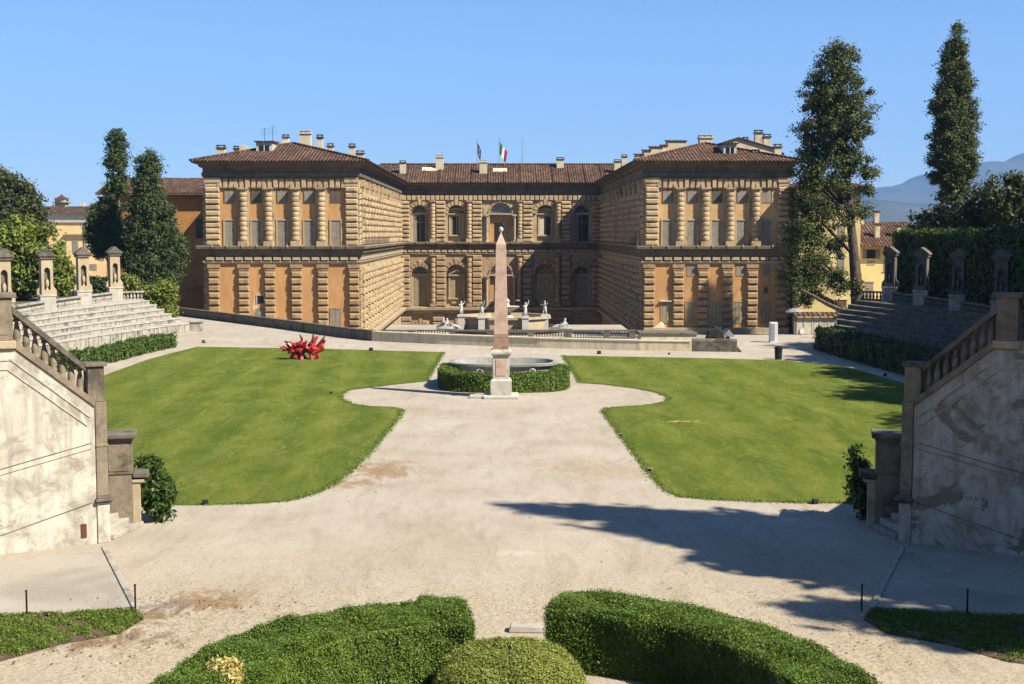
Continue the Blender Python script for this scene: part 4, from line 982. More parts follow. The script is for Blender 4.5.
# barrier continuing the low wall in a darker stone
a, b = G(691, 351.4), G(737, 352)
t = thing('dark_barrier', 'dark barrier with pale patches continuing the low wall towards the white pillar', 'barrier', ((a.x+b.x)/2, a.y, 0))
loc(MB().sweep([(a.x+.05, a.y), (b.x, b.y)], [(0, -.05), (0, .8), (-.1, .95), (-.5, .95), (-.6, -2.9)]), 'wall', M['rail'], t, bevel=.04)
for u0, u1, zt in ((712, 715.5, .45), (718.5, 722, .7)): x0, x1 = XU(u0, a.y-.05, 351), XU(u1, a.y-.05, 351); loc(MB().box(x0, x1, a.y-.16, a.y-.06, .0, zt), 'pale_stone', M['cream'], t, bevel=.03)
# small site shelter behind it
X = lambda u, Y=112: XU(u, Y, 335)
t = thing('site_shelter', 'small dark tarpaulin shelter with slanting poles in front of the right palace wing', 'shelter', (X(716), 112.0, -1.2))
loc(MB().hexa([(X(703), 112.0, -1.4), (X(729), 112.0, -1.4), (X(729), 114.0, -1.4), (X(703), 114.0, -1.4)], [(X(710), 112.5, .55), (X(722), 112.3, .85), (X(724), 113.5, .85), (X(711), 113.5, .6)]), 'tarpaulin', M['twig'], t)
mb = MB(); mb.tube([(X(701), 111.8, -.6), (X(714), 111.9, 1.05)], .035, 6); mb.tube([(X(714), 111.9, 1.05), (X(727), 111.9, .2)], .035, 6); mb.tube([(X(714), 111.9, 1.05), (X(714), 111.9, -.9)], .03, 6); loc(mb, 'pole', M['iron'], t)
t = thing('tool_shed', 'little grey gabled shed beside the dark tarpaulin shelter', 'shed', (X(731), 113.0, -1.2))
loc(MB().hexa([(X(725), 113.0, -1.5), (X(736.5), 113.0, -1.5), (X(736.5), 113.0, .1), (X(731), 113.0, .65), (X(725), 113.0, .1)], [(X(725), 114.4, -1.5), (X(736.5), 114.4, -1.5), (X(736.5), 114.4, .1), (X(731), 114.4, .65), (X(725), 114.4, .1)]), 'body', M['grey_paint'], t)
loc(MB().box(X(728), X(732), 113.0, 113.0, -.9, .05), 'door', M['shutter_dark'], t)
# white information pillar, bin, gate, canopy
a = G(773.5, 342.5); t = thing('information_pillar', 'slim white information pillar standing on the gravel by the gate', 'sign', a)
loc(MB().box(a.x-.30, a.x+.30, a.y-.15, a.y+.45, 0, 1.62), 'panel', M['white_paint'], t, bevel=.02); loc(MB().box(a.x-.28, a.x+.05, a.y-.17, a.y-.153, .15, 1.5), 'grey_face', M['grey_paint'], t)  # grey sheet over the left part of the front
a = G(778.3, 359.5); t = thing('litter_bin', 'black round litter bin at the far edge of the right lawn', 'bin', a)
loc(MB().lathe(a.x, a.y, [(.24, 0), (.27, .72), (.29, .72), (.29, .8), (.24, .8), (.22, .3)], 16), 'drum', M['black_plastic'], t); loc(MB().lathe(a.x, a.y, [(.28, .803), (.26, .88), (.1, .93)], 16), 'lid', M['iron'], t)
Y = 115.5; t = thing('gate', 'cream panelled gate with a round white sign between the palace and the right terraces', 'gate', (XU(813, Y, 330), Y, 0))
x0, x1 = XU(796, Y, 330), XU(836, Y, 330)
n = 5; w = (x1-x0)/n
for i in range(n): loc(MB().box(x0+i*w+.06, x0+(i+1)*w-.06, Y-.03, Y+.03, .06, 1.5), 'panel', M['gate'], t)
for i in range(n+1): loc(MB().box(x0+i*w-.05, x0+i*w+.05, Y-.06, Y+.06, 0, 1.58), 'post', M['newel'] if i in (0, n) else M['white_stone'], t)
loc(MB().hexa([(x0-.2, Y-.3, 1.6), (x1+.2, Y-.3, 1.6), (x1+.2, Y+.5, 1.6), (x0-.2, Y+.5, 1.6)], [(x0-.2, Y-.3, 1.68), (x1+.2, Y-.3, 1.68), (x1+.2, Y+.5, 1.95), (x0-.2, Y+.5, 1.95)]), 'tiled_coping', M['roof_x'], t)
c = P(802, 331, Y-.07); mb = MB(); n = 16; mb.hexa([(c.x+.2*math.cos(2*PI*k/n), Y-.12, c.z+.28*math.sin(2*PI*k/n)) for k in range(n)], [(c.x+.2*math.cos(2*PI*k/n), Y-.065, c.z+.28*math.sin(2*PI*k/n)) for k in range(n)]); loc(mb, 'sign_plate', M['white_paint'], t)
Y = 136.0; c = P(794.5, 308, Y); t = thing('canopy', 'grey and white fabric canopy rising beyond the cream gate', 'parasol', (c.x, Y, LOW))
loc(MB().tube([(c.x, Y, LOW), (c.x, Y, c.z)], .05, 8), 'pole', M['grey_paint'], t)
loc(MB().lathe(c.x, Y, [(.92, c.z-.5), (.95, c.z-.38), (.65, c.z-.15), (.1, c.z)], 8), 'cover', M['grey_paint'], t)

# ================================================================== OBELISK, GRANITE TUB, HEDGE
OB = Vector((0.0, 71.4, 0))
t = thing('obelisk', 'tall pink granite obelisk on a white marble pedestal in the middle of the gravel', 'obelisk', OB)
x, y = OB.x, OB.y
def sq(r): return math.sqrt(2)*r
loc(MB().box(x-.93, x+.93, y-.93, y+.93, 0, .16), 'step', M['white_stone'], t, bevel=.03)
loc(MB().box(x-.56, x+.56, y-.56, y+.56, .16, .92).hexa([(x-.56, y-.56, .92), (x+.56, y-.56, .92), (x+.56, y+.56, .92), (x-.56, y+.56, .92)], [(x-.46, y-.46, 1.03), (x+.46, y-.46, 1.03), (x+.46, y+.46, 1.03), (x-.46, y+.46, 1.03)]), 'plinth', M['white_stone'], t, bevel=.015)
d = loc(MB().box(x-.43, x+.43, y-.43, y+.43, 1.03, 2.22), 'die', M['white_stone'], t, bevel=.01)
pn = MB().box(x-.27, x+.27, y-.455, y-.425, 1.2, 2.08); loc(pn, 'inset_panel', M['pink_granite'], t); loc(MB().box(x-.455, x-.425, y-.27, y+.27, 1.2, 2.08), 'inset_panel', M['pink_granite'], t); loc(MB().box(x+.425, x+.455, y-.27, y+.27, 1.2, 2.08), 'inset_panel', M['pink_granite'], t)
a4 = dict(n=4, a0=PI/4, a1=2*PI+PI/4)
loc(MB().lathe(x, y, [(sq(.44), 2.223), (sq(.48), 2.3), (sq(.56), 2.36), (sq(.56), 2.46), (sq(.5), 2.56), (sq(.46), 2.6)], **a4), 'cornice', M['white_stone'], t)
loc(MB().lathe(x, y, [(sq(.41), 2.603), (sq(.405), 2.9), (sq(.40), 3.22)], **a4), 'base_block', M['red_granite'], t, bevel=.01); loc(MB().lathe(x, y, [(sq(.395), 3.23), (sq(.39), 3.40)], **a4), 'base_block', M['red_granite'], t, bevel=.01)
loc(MB().lathe(x, y, [(sq(.375), 3.405), (sq(.262), 8.15), (sq(.04), 8.72)], **a4), 'shaft', M['pink_granite'], t, bevel=.008)
loc(MB().lathe(x, y, [(.05, 8.70), (.04, 8.78), (.10, 8.84), (.13, 8.93), (.10, 9.03), (.02, 9.08)], 12), 'finial_ball', M['statue'], t, smooth=True)
# low stone beside the pedestal
a = G(480, 398); tag(MB().box(-.55, .35, -.22, .22, 0, .17).build('stone_slab', M['white_stone'], None, (0, 0, 0), bevel=.03), 'small pale stone slab lying beside the obelisk base', 'stone').location = a
# granite tub
TB = Vector((XU(503.8, 78.6), 78.6, 0))
t = thing('granite_tub', 'big grey granite oval tub with ring handles behind the obelisk', 'basin', TB)
kw = dict(n=48, sx=1.0, sy=.65, power=2.8)
loc(MB().lathe(TB.x, TB.y, [(2.3, 0), (2.45, .05), (2.7, .2), (2.88, .6), (2.98, .95), (3.02, 1.06), (3.2, 1.12), (3.22, 1.25), (3.1, 1.29), (2.9, 1.27), (2.78, 1.0), (2.6, .55), (2.2, .42), (.02, .4)], **kw), 'bowl', M['grey_granite'], t, smooth=True)
loc(MB().lathe(TB.x, TB.y, [(.02, .70), (2.66, .71)], **kw), 'water', M['water'], t)
for u in (479.5, 532.5):
    x = XU(u, 76.6, 368); yy = TB.y-.65*2.96*(max(0, 1-abs((x-TB.x)/2.95)**2.8))**(1/2.8)
    pts = [(x+.17*math.cos(2*PI*k/18), yy-.05-.03, .80+.17*math.sin(2*PI*k/18)) for k in range(19)]; r = loc(MB().tube(pts, .042, 6), 'ring_handle', M['white_stone'], t)
    loc(MB().box(x-.22, x+.22, yy-.07, yy+.1, .93, 1.02), 'handle_boss', M['white_stone'], r)
hp = [(TB.x-3.15, 79.3), (TB.x-3.2, 76.2), (TB.x-2.85, 74.7), (TB.x-2.0, 74.0), (TB.x, 73.7), (TB.x+2.0, 74.0), (TB.x+2.85, 74.7), (TB.x+3.2, 76.2), (TB.x+3.15, 79.3)]
hedge('tub_hedge', 'dark green clipped hedge curving around the granite tub behind the obelisk', spline([(p[0], p[1], 0) for p in hp], 4), 1.0, 0, 1.0, M['box'], .05, 800, .06)

# ================================================================== RED SCULPTURE
SC = G(304.5, 359.5)
t = thing('abstract_sculpture', 'glossy red abstract sculpture of tangled spiky forms on the left lawn', 'sculpture', SC)
mb, dk = MB(), MB(); r_ = random.Random(5)
for k in range(46):
    cx_ = r_.uniform(-.95, .95); c = Vector((cx_, r_.uniform(-.35, .35), r_.uniform(.45, .95)))
    d = Vector((cx_*.9+r_.uniform(-.7, .7), r_.uniform(-.7, .7), r_.uniform(-.35, 1.0))).normalized(); ln = r_.uniform(.4, .85); b_ = Vector((r_.uniform(-1, 1), r_.uniform(-1, 1), r_.uniform(-.6, 1))).normalized()
    ps = [c+d*ln*s+b_*(.28*math.sin(s*2.6))*ln for s in (0, .25, .5, .75, 1.0)]; ps = [Vector((p.x, p.y, max(.06, p.z))) for p in ps]
    rr = r_.uniform(.07, .13); mb.tube(ps, [rr*.7, rr*1.1, rr*.95, rr*1.15, rr*.35], 7)
for x, y in ((-.95, .1), (-.15, -.35), (.55, -.2), (.95, .25), (-.5, .35)): mb.tube([(x*.7, y*.5, .6), (x*.9, y, .3), (x, y*1.2, 0.01)], [.16, .13, .17], 8)
for k in range(9):
    c = Vector((r_.uniform(-.8, .8), r_.uniform(-.3, .3), r_.uniform(.5, 1.0))); mb.sphere(c, r_.uniform(.16, .28), 9, 6, (1.2, .8, 1))
for a, b in (((-.85, 0, .95), (-1.35, -.1, 1.30)), ((.45, 0, 1.0), (.62, .1, 1.82)), ((.95, 0, 1.0), (1.42, 0, 1.62)), ((-.2, .1, 1.1), (-.3, 0, 1.72))): a, b = Vector(a), Vector(b); (dk).tube([a, a.lerp(b, .5)+Vector((.07, 0, .06)), b], [.10, .085, .04], 7)
mb.build('twisted_forms', M['red_metal'], t, smooth=True); dk.build('spike', plain('dark_red_metal', (.13, .03, .025), .45), t, smooth=True)

# ================================================================== AMPHITHEATRE TIERS WITH AEDICULES
AXM = .12
def mx(side, p): return (p[0], p[1]) if side < 0 else (2*AXM-p[0], p[1])
Fc = [(-27.6, 118.8), (-29.2, 112.9), (-31.3, 104.1), (-32.8, 94.5), (-33.6, 84.0), (-34.0, 70.0), (-34, 52.5)]
Bc = [(-33.4, 123.2), (-34.6, 116.4), (-35.9, 106.8), (-37.1, 96.2), (-38.0, 84.0), (-38.6, 70.0), (-38.6, 52.5)]
def lerpc(f): return [(a[0]+(b[0]-a[0])*f, a[1]+(b[1]-a[1])*f) for a, b in zip(Fc, Bc)]
def aedicule(name, label, loc_, rz, s, mats, group):
    t = thing(name, label, 'shrine', loc_, rz, group); st, wh, dk_ = mats; t.scale = (.80, .85, 1.04)
    MB().box(-.62*s, .62*s, -.5*s, .5*s, 0, 1.0*s).box(-.68*s, .68*s, -.55*s, .55*s, .9*s, 1.0*s+.003).build('pedestal', wh, t, bevel=.02)
    mb = MB(); w, d = .46*s, .36*s; z0, z1 = 1.0*s, 3.2*s; zs = 2.45*s; r = .24*s
    arch_panel(mb, -w, w, z0+.3*s, z1, 0, r, zs, -d, -d+.3*s, 8); mb.box(-w, w, -d+.3*s, d, z0, z1); mb.box(-w, w, -d, -d+.297*s, z0, z0+.3*s); mb.box(-w, -w+.01, -d, -d+.297*s, z0+.3*s, z1); mb.box(w-.01, w, -d, -d+.297*s, z0+.3*s, z1)
    mb.build('body', st, t)
    MB().box(-r-.01, r+.01, -d+.283*s, -d+.296*s, z0+.3*s, zs+r).build('niche', dk_, t)
    u_ = MB().lathe(0, -d+.14*s, [(.12*s, z0+.3*s), (.06*s, z0+.42*s), (.16*s, z0+.62*s), (.15*s, z0+.82*s), (.08*s, z0+.95*s), (.11*s, z0+1.0*s)], 10); u_.build('urn', st, t, smooth=True)
    for sg in (-1, 1):
        v = MB(); v.hexa([(sg*w, -.12*s, z0), (sg*(w+.32*s), -.12*s, z0), (sg*(w+.30*s), -.12*s, z0+.28*s), (sg*(w+.1*s), -.12*s, z0+.5*s), (sg*w, -.12*s, z0+1.0*s)], [(sg*w, .14*s, z0), (sg*(w+.32*s), .14*s, z0), (sg*(w+.30*s), .14*s, z0+.28*s), (sg*(w+.1*s), .14*s, z0+.5*s), (sg*w, .14*s, z0+1.0*s)]); v.build('scroll', st, t)
    c = MB(); c.box(-w-.12*s, w+.12*s, -d-.1*s, d+.1*s, z1+.002, z1+.16*s)
    tri = [(-w-.22*s, z1+.165*s), (w+.22*s, z1+.165*s), (w+.2*s, z1+.26*s), (0, z1+.66*s), (-w-.2*s, z1+.26*s)]
    c.hexa([(x, -d-.18*s, z) for x, z in tri], [(x, d+.16*s, z) for x, z in tri]); c.build('pediment', M['rail'], t, bevel=.015)
    return t
M['shade_stone'] = surf('shade_toned_stone', (.11, .105, .085), (.22, .205, .165), 1.6, (.07, .068, .05), .8, .48, .66, streak=(.08, .075, .06), bs=10, bst=.6)  # same stone as the left tiers, with the right side's shade put into its colour
for side in (-1, 1):
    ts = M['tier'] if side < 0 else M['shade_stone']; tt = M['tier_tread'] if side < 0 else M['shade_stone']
    name = 'left' if side < 0 else 'right'
    c0 = lerpc(.3)[2]; c0 = mx(side, c0)
    t = thing('stone_tiers', ('sunlit' if side < 0 else 'shaded dark')+' curved stone seating tiers of the amphitheatre on the '+name+' side', 'seating', (c0[0], c0[1], 0))
    fs = [0, .17, .33, .47, .61, .75, 1.25]; zs = [.84, 1.22, 1.58, 1.94, 2.30, 2.66]
    for k in range(6):
        A = [mx(side, p) for p in lerpc(fs[k])]; Bq = [mx(side, p) for p in lerpc(fs[k+1]+.002)]; z = zs[k]; lo = -.05 if k == 0 else zs[k-1]-.3
        mb, td = MB(), MB()
        for i in range(len(A)-1):
            quad = [A[i], A[i+1], Bq[i+1], Bq[i]]
            # courses are cut into blocks with open joints
            ln = math.hypot(A[i+1][0]-A[i][0], A[i+1][1]-A[i][1]); nb = max(1, int(ln/1.6))
            for j in range(nb):
                g0, g1 = (j+.015)/nb, (j+.985)/nb; a_ = [Vector(A[i]).lerp(Vector(A[i+1]), g) for g in (g0, g1)]; b_ = [Vector(Bq[i]).lerp(Vector(Bq[i+1]), g) for g in (g1, g0)]
                dz = random.uniform(-.008, .008); q4 = a_+b_; mb.hexa([(p.x, p.y, lo) for p in q4], [(p.x, p.y, z-.09) for p in q4])
                nin = (Vector(A[i])-Vector(Bq[i])).normalized()*.06; q5 = [a_[0]+nin, a_[1]+nin, b_[0], b_[1]]; td.hexa([(p.x, p.y, z-.087) for p in q5], [(p.x, p.y, z+dz) for p in q5])
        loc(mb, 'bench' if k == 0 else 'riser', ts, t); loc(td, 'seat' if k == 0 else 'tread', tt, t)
    # end block of the lowest bench
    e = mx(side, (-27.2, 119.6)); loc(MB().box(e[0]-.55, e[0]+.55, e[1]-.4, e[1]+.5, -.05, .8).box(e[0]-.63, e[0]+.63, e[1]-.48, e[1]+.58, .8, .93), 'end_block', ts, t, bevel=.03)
    # piers cut into the tall front bench
    A = [Vector(mx(side, p)) for p in lerpc(-.012)]
    for a_, b_ in zip(A, A[1:]):
        n = int((b_-a_).length/1.25)
        for j in range(n):
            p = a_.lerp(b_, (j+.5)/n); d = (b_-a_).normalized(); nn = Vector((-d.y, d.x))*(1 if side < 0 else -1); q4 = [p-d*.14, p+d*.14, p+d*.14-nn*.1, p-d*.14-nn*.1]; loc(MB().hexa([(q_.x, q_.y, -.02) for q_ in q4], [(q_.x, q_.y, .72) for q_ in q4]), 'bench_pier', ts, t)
    # balustrade at the back, between the shrine pedestals
    us = (5, 46, 83, 114)
    spots = [(-34.9+.0, 53.8), (-35.6, 60.0), (-35.3, 65.0), (-34.3, 68.4)]
    spots = [(XU(u, Y, 290), Y) for u, Y in zip((3.5, 46.5, 83, 114.5), (95.4, 105.4, 113.4, 120.8))]
    labs = ('nearest, partly cut off by the frame', 'second from the frame edge', 'third from the frame edge', 'farthest from the camera, nearest the palace') if side < 0 else ('nearest, above the staircase newel', 'second from the staircase newel', 'third from the staircase newel', 'farthest, against the yellow house')
    S_ = [mx(side, p) for p in spots]
    for i, p in enumerate(S_):
        mats = (M['trim'], M['tier_tread'], M['parapet']) if side < 0 else (M['shade_stone'], M['tier'], M['rail'])  # right shrines get darker stones, their shade is in the colour
        d = Vector((0, 35, 0))-Vector((p[0], p[1], 0)); rz = math.atan2(d.y, d.x)+PI/2
        rz = R(32) if side < 0 else R(-32)
        aedicule('niche_shrine', ('sunlit ochre' if side < 0 else 'shade-darkened')+' stone niche shrine on the '+name+' tiers, '+labs[i], (p[0], p[1], 2.66), rz, 1.22 if i else 1.25, mats, 'niche shrines on the '+name+' tiers')
    t = thing('tier_balustrade', ('pale grey' if side < 0 else 'shaded dark')+' low balustrade between the shrines along the top of the '+name+' tiers', 'balustrade', (S_[1][0], S_[1][1], 2.66))
    path = S_+[mx(side, (spots[3][0]+2.2, 122.5))]; b0 = None; path = [mx(side, (spots[0][0]-.6, 87.5))]+path
    mb, rl_ = MB(), MB()
    for a_, b_ in zip(path, path[1:]):
        a_, b_ = Vector((*a_, 0)), Vector((*b_, 0)); d = (b_-a_).normalized(); n_ = Vector((d.y, -d.x, 0)); ln = (b_-a_).length; a2, b2 = a_+d*.72, b_-d*(.72 if b_ != Vector((*path[-1], 0)) else .1)
        for (z0_, z1_, w_) in ((2.66, 2.78, .16), (3.36, 3.5, .19)): q4 = [a2-n_*w_, b2-n_*w_, b2+n_*w_, a2+n_*w_]; rl_.hexa([(q_.x, q_.y, z0_) for q_ in q4], [(q_.x, q_.y, z1_) for q_ in q4])
        m_ = max(2, int((b2-a2).length/.30))
        for j in range(m_):
            p = a2.lerp(b2, (j+.5)/m_)
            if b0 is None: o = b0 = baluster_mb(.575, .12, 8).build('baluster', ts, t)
            else: o = b0.copy(); C.objects.link(o); o.parent = t
            o.location = (p.x-t.location.x, p.y-t.location.y, .122)
    loc(rl_, 'rail', ts, t)
    # earth bank behind
    bk = [mx(side, p) for p in lerpc(1.249)]; far = [mx(side, (-120, 44)), mx(side, (-120, 157)), mx(side, (-46, 153)), mx(side, (-40, 130))]
    pl = bk[::-1] + []; poly = bk + far
    struct(sheet('earth_bank', poly, 2.64, M['bank'], 2.6))
# clipped hedges in front of the tiers
hp = [(p[0]+1.55, p[1]-1.2) for p in Fc[:6]]; hp[0] = (-26.6, 65.6)
hL = [G(176, 349.5), G(150, 355), G(120, 362), G(100, 369)]; hpl = [(G(171, 347.5).x, G(171, 347.5).y), (G(140, 354).x, G(140, 354).y), (G(110, 362).x, G(110, 362).y), (-28.6, 80.5), (-29.5, 70)]
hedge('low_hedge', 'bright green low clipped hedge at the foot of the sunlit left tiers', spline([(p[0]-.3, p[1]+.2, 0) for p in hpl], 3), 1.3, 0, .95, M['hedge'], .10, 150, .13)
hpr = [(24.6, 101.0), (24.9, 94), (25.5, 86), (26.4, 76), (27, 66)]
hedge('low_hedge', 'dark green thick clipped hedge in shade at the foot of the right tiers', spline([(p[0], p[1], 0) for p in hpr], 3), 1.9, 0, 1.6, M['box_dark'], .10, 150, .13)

# ================================================================== FOREGROUND STAIRCASES AND PIERS
def staircase(side):
    m = -side if side < 0 else -1    # local x is mirrored on the right
    m = 1 if side < 0 else -1
    E = (-11.22, 37.55, 0) if side < 0 else (11.42, 37.6, 0); rz = R(30.7)*m
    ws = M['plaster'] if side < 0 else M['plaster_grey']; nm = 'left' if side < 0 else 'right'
    t = thing('staircase', ('sunlit cream plastered' if side < 0 else 'shaded grey peeling')+' stone staircase with a sloping balustrade at the '+nm+' edge', 'staircase', E, rz)
    q = 1.1*m
    bx = lambda mb, x0, x1, y0, y1, z0, z1: mb.box(q*x0, q*x1, y0, y1, z0, z1)
    def slab(prof, y0, y1): return MB().hexa([(q*x, y0, z) for x, z in prof], [(q*x, y1, z) for x, z in prof])
    def B(mb, n, mat, **k): return mb.build(n, mat, t, **k)
    B(slab([(-.2, 0), (-.2, 3.9), (-2.1, 5.6), (-9.5, 5.6), (-9.5, 0)], 0, .5), 'wall', ws)
    B(bx(MB(), -9.5, -2.2, .503, 6, 0, 5.55), 'landing', M['concrete'])
    B(bx(MB(), -9.5, -.8, 2.2, 2.7, 0, 3.6), 'back_wall', ws)
    # corner strip, console and newel
    B(bx(MB(), -.197, .12, -.05, .5, 0, 1.12), 'corner_base', ws, bevel=.02)
    B(bx(bx(MB(), -.19, .1, -.04, .5, 1.35, 4.02), -.19, .12, -.06, .5, 2.75, 2.83), 'corner_strip', M['newel'], bevel=.015)
    B(bx(bx(bx(MB(), -.22, .16, -.09, .52, 1.123, 1.2), -.24, .24, -.14, .54, 1.2, 1.28), -.2, .18, -.1, .52, 1.28, 1.347), 'console', M['rail'], bevel=.01)
    B(bx(MB(), -.36, .06, -.03, .44, 4.023, 5.02), 'newel_post', M['newel'], bevel=.02); B(bx(MB(), -.43, .13, -.1, .51, 5.023, 5.13), 'newel_cap', M['rail'], bevel=.02)
    B(bx(bx(MB(), -2.66, -2.14, -.05, .5, 5.85, 7.0), -2.56, -2.24, -.065, -.04, 6.0, 6.85), 'newel_post', M['newel'], bevel=.02)
    B(bx(MB(), -2.75, -2.05, -.12, .57, 7.003, 7.14), 'newel_cap', M['rail'], bevel=.02); B(bx(MB(), -2.74, -2.08, -.1, .55, 5.62, 5.847), 'newel_base', M['trim'], bevel=.03)
    # sloping base course and hand rail
    B(slab([(-.2, 3.905), (-.2, 4.10), (-2.1, 5.85), (-2.1, 5.62)], -.05, .5), 'sloping_base', M['newel'])
    B(slab([(-.40, 4.90), (-.40, 5.06), (-2.14, 6.78), (-2.14, 6.58)], -.07, .48), 'hand_rail', M['rail'])
    b0 = None
    def bal(x, z, h):
        nonlocal b0
        if b0 is None:
            mb = MB(); r = .105; prof = [(r, 0), (r, .07), (r*.8, .12), (r*.98, .22), (r*.95, .34), (r*.62, .58), (r*.42, .66), (r*.5, .7), (r*.85, .76), (r*.6, .8), (r*.9, .86), (r*.95, .92)]
            mb.lathe(0, 0, prof, 10); o = b0 = mb.build('baluster', M['newel'], t, smooth=True)
        else: o = b0.copy(); C.objects.link(o); o.parent = t
        o.location = (q*x, .21, z); o.scale = (1.0, 1.0, h/.92)
    for k in range(8):
        x = -.50-k*.215; zb = 4.10+(-.2-x)*(1.75/1.9); zt = 4.90+(-.40-x)*(1.68/1.74); bal(x, zb-.04, zt-zb+.1)
    # level parapet on the landing
    B(bx(MB(), -9.5, -2.68, -.04, .5, 5.603, 5.84), 'parapet_base', M['trim']); B(bx(MB(), -9.5, -2.77, -.08, .52, 6.8, 6.98), 'parapet_rail', M['rail'])
    for k in range(12): bal(-2.95-k*.33, 5.843, .957)
    # mouldings on the plastered face
    mo = MB()
    for (o_, w_) in ((.30, .05), (.55, .035)): mo.hexa([(q*x, -.025, z) for x, z in ((-.25-o_*.25, 3.9-o_), (-.25-o_*.25, 3.9-o_+w_), (-2.1-o_*.35, 5.6-o_+w_), (-2.1-o_*.35, 5.6-o_))], [(q*x, .01, z) for x, z in ((-.25-o_*.25, 3.9-o_), (-.25-o_*.25, 3.9-o_+w_), (-2.1-o_*.35, 5.6-o_+w_), (-2.1-o_*.35, 5.6-o_))])
    for (o_, w_) in ((.30, .05), (.55, .035)): bx(mo, -9.5, -2.1-o_*.35-.003, -.025, .01, 5.6-o_, 5.6-o_+w_)
    B(mo, 'raised_moulding', ws)
    gr = MB()
    for (z0_, sl, w_) in ((2.86, .235, .02), (2.70, .235, .012), (1.17, .29, .02)): gr.hexa([(q*x, -.012, z) for x, z in ((-.3, z0_), (-.3, z0_+w_), (-5, z0_+w_-4.7*sl), (-5, z0_-4.7*sl))], [(q*x, .01, z) for x, z in ((-.3, z0_), (-.3, z0_+w_), (-5, z0_+w_-4.7*sl), (-5, z0_-4.7*sl))])
    B(gr, 'string_course', M['parapet'])
    if side < 0: B(bx(MB(), -.62, -.47, -.02, .02, .2, .6), 'small_hatch', M['rust'], bevel=.01)
    # steps behind the wall end, rising behind the wall
    for k in range(9):
        x0 = .30-k*.36; ya = .2 if x0 > -.1 else .53; lo, hi = 0 if k == 0 else .003, .17*(k+1)-.02
        fp = [(-2.4, .53), (min(x0, -.25) if x0 <= -.1 else -.24, .53)]+([(x0-.0, ya)] if x0 > -.1 else [])+[(x0+1.25, 1.62), (-2.4, 1.62)]
        fp = [(max(x, -2.4), y) for x, y in fp]
        B(MB().hexa([(m*x, y, lo) for x, y in fp], [(m*x, y, hi) for x, y in fp]), 'step', M['brick_step'], bevel=.02)
    return t
def stone_pier(side):
    m = 1 if side < 0 else -1; nm = 'left' if side < 0 else 'right'
    a = R(14)*m; c = Vector((-11.40, 39.7, 0)) if side < 0 else Vector((11.58, 39.7, 0))
    t = thing('stone_pier', ('sunlit brown' if side < 0 else 'shaded dark')+' stone pier with a flat cap at the foot of the '+nm+' staircase', 'pier', c, a)
    bx = lambda mb, x0, x1, y0, y1, z0, z1: mb.box(m*x0, m*x1, y0, y1, z0, z1)
    B = lambda mb, n, mat, **k: mb.build(n, mat, t, **k)
    B(bx(MB(), -.36, .36, -.38, .4, 0, 1.62), 'lower_block', M['newel'], bevel=.02); B(bx(bx(MB(), -.39, .39, -.41, .43, 1.623, 2.62), -.30, .30, -.43, -.4, 1.72, 2.52), 'upper_block', M['newel'], bevel=.02)
    B(bx(MB(), -.43, .43, -.45, .47, 2.623, 2.70), 'neck_moulding', M['newel'], bevel=.015); B(bx(MB(), -.56, .52, -.55, .57, 2.703, 2.84), 'cap', M['rail'], bevel=.025)
    B(bx(bx(MB(), .363, .60, -.34, .3, 0, 1.35), .363, .72, -.38, .34, 1.35, 1.45), 'side_strip', M['trim'], bevel=.02); B(bx(MB(), .393, .86, -.42, .36, 1.5, 1.66), 'bracket', M['rail'], bevel=.03)
    B(bx(MB(), -1.2, -.393, -.0, .4, 0, 2.3), 'return_wall', M['newel'])
    return t
for s in (-1, 1): staircase(s); stone_pier(s)

# ================================================================== FOREGROUND HEDGES, BUSH, STONE
hl = spline([(-0.68, 26.23, 0), (-1.84, 26.04, 0), (-3.00, 25.46, 0), (-4.07, 24.39, 0), (-4.69, 22.94, 0), (-4.94, 21.01, 0), (-4.84, 18.88, 0)], 5)
hedge('box_hedge', 'curved clipped box hedge left of the round bush in the foreground', hl, 1.75, 0, 1.25, M['box'], .021, 7600, .08)
hr = spline([(1.16, 27.10, 0), (2.37, 26.62, 0), (3.87, 25.65, 0), (4.83, 24.30, 0), (5.41, 22.55, 0), (5.65, 20.72, 0), (5.55, 18.68, 0)], 5)
hedge('box_hedge', 'curved clipped box hedge right of the round bush in the foreground', hr, 1.4, 0, 1.25, M['box'], .021, 7600, .08)
# short stubs of hedge behind the inner ends
hedge('hedge_stub', 'short tuft of clipped hedge behind the inner end of the left box hedge', [(-1.75, 27.7), (-1.0, 27.6)], .8, 0, 1.02, M['box'], .021, 7600, .08)
def cushion(name, label, c, rx, ry, h, mat, leaf, n, cat='bush'):
    t = thing(name, label, cat, c)
    d = rng.normal(size=(n, 3)); d[:, 2] = np.abs(d[:, 2]); d /= np.linalg.norm(d, axis=1)[:, None]
    q = np.sign(d)*np.abs(d)**.72; q /= (np.abs(q)**2.6).sum(1)[:, None]**(1/2.6)
    pts = q*np.array([rx, ry, h])*(1+rng.normal(0, .022, n))[:, None]
    wv = 1+.02*np.sin(pts[:, 0]*6)*np.cos(pts[:, 1]*7); pts *= wv[:, None]
    leaves('foliage', pts, leaf, mat, t, d, .8, .6, .25)
    MB().lathe(0, 0, [(rx*.84, .02), (rx*.84, h*.5), (rx*.68, h*.78), (rx*.4, h*.86), (.05, h*.88)], 24, sy=ry/rx).build('twigs', M['twig'], t, smooth=True); return t
cushion('round_bush', 'round clipped yellow-green bush in the centre foreground between the two hedges', (.16, 24.0, 0), 1.42, 1.5, 1.2, M['box_yellow'], .022, 90000)
struct(sheet('soil_bed', [(.3+5.6*math.cos(2*PI*k/40), 20+5.7*math.sin(2*PI*k/40)) for k in range(40)], .014, M['soil']))
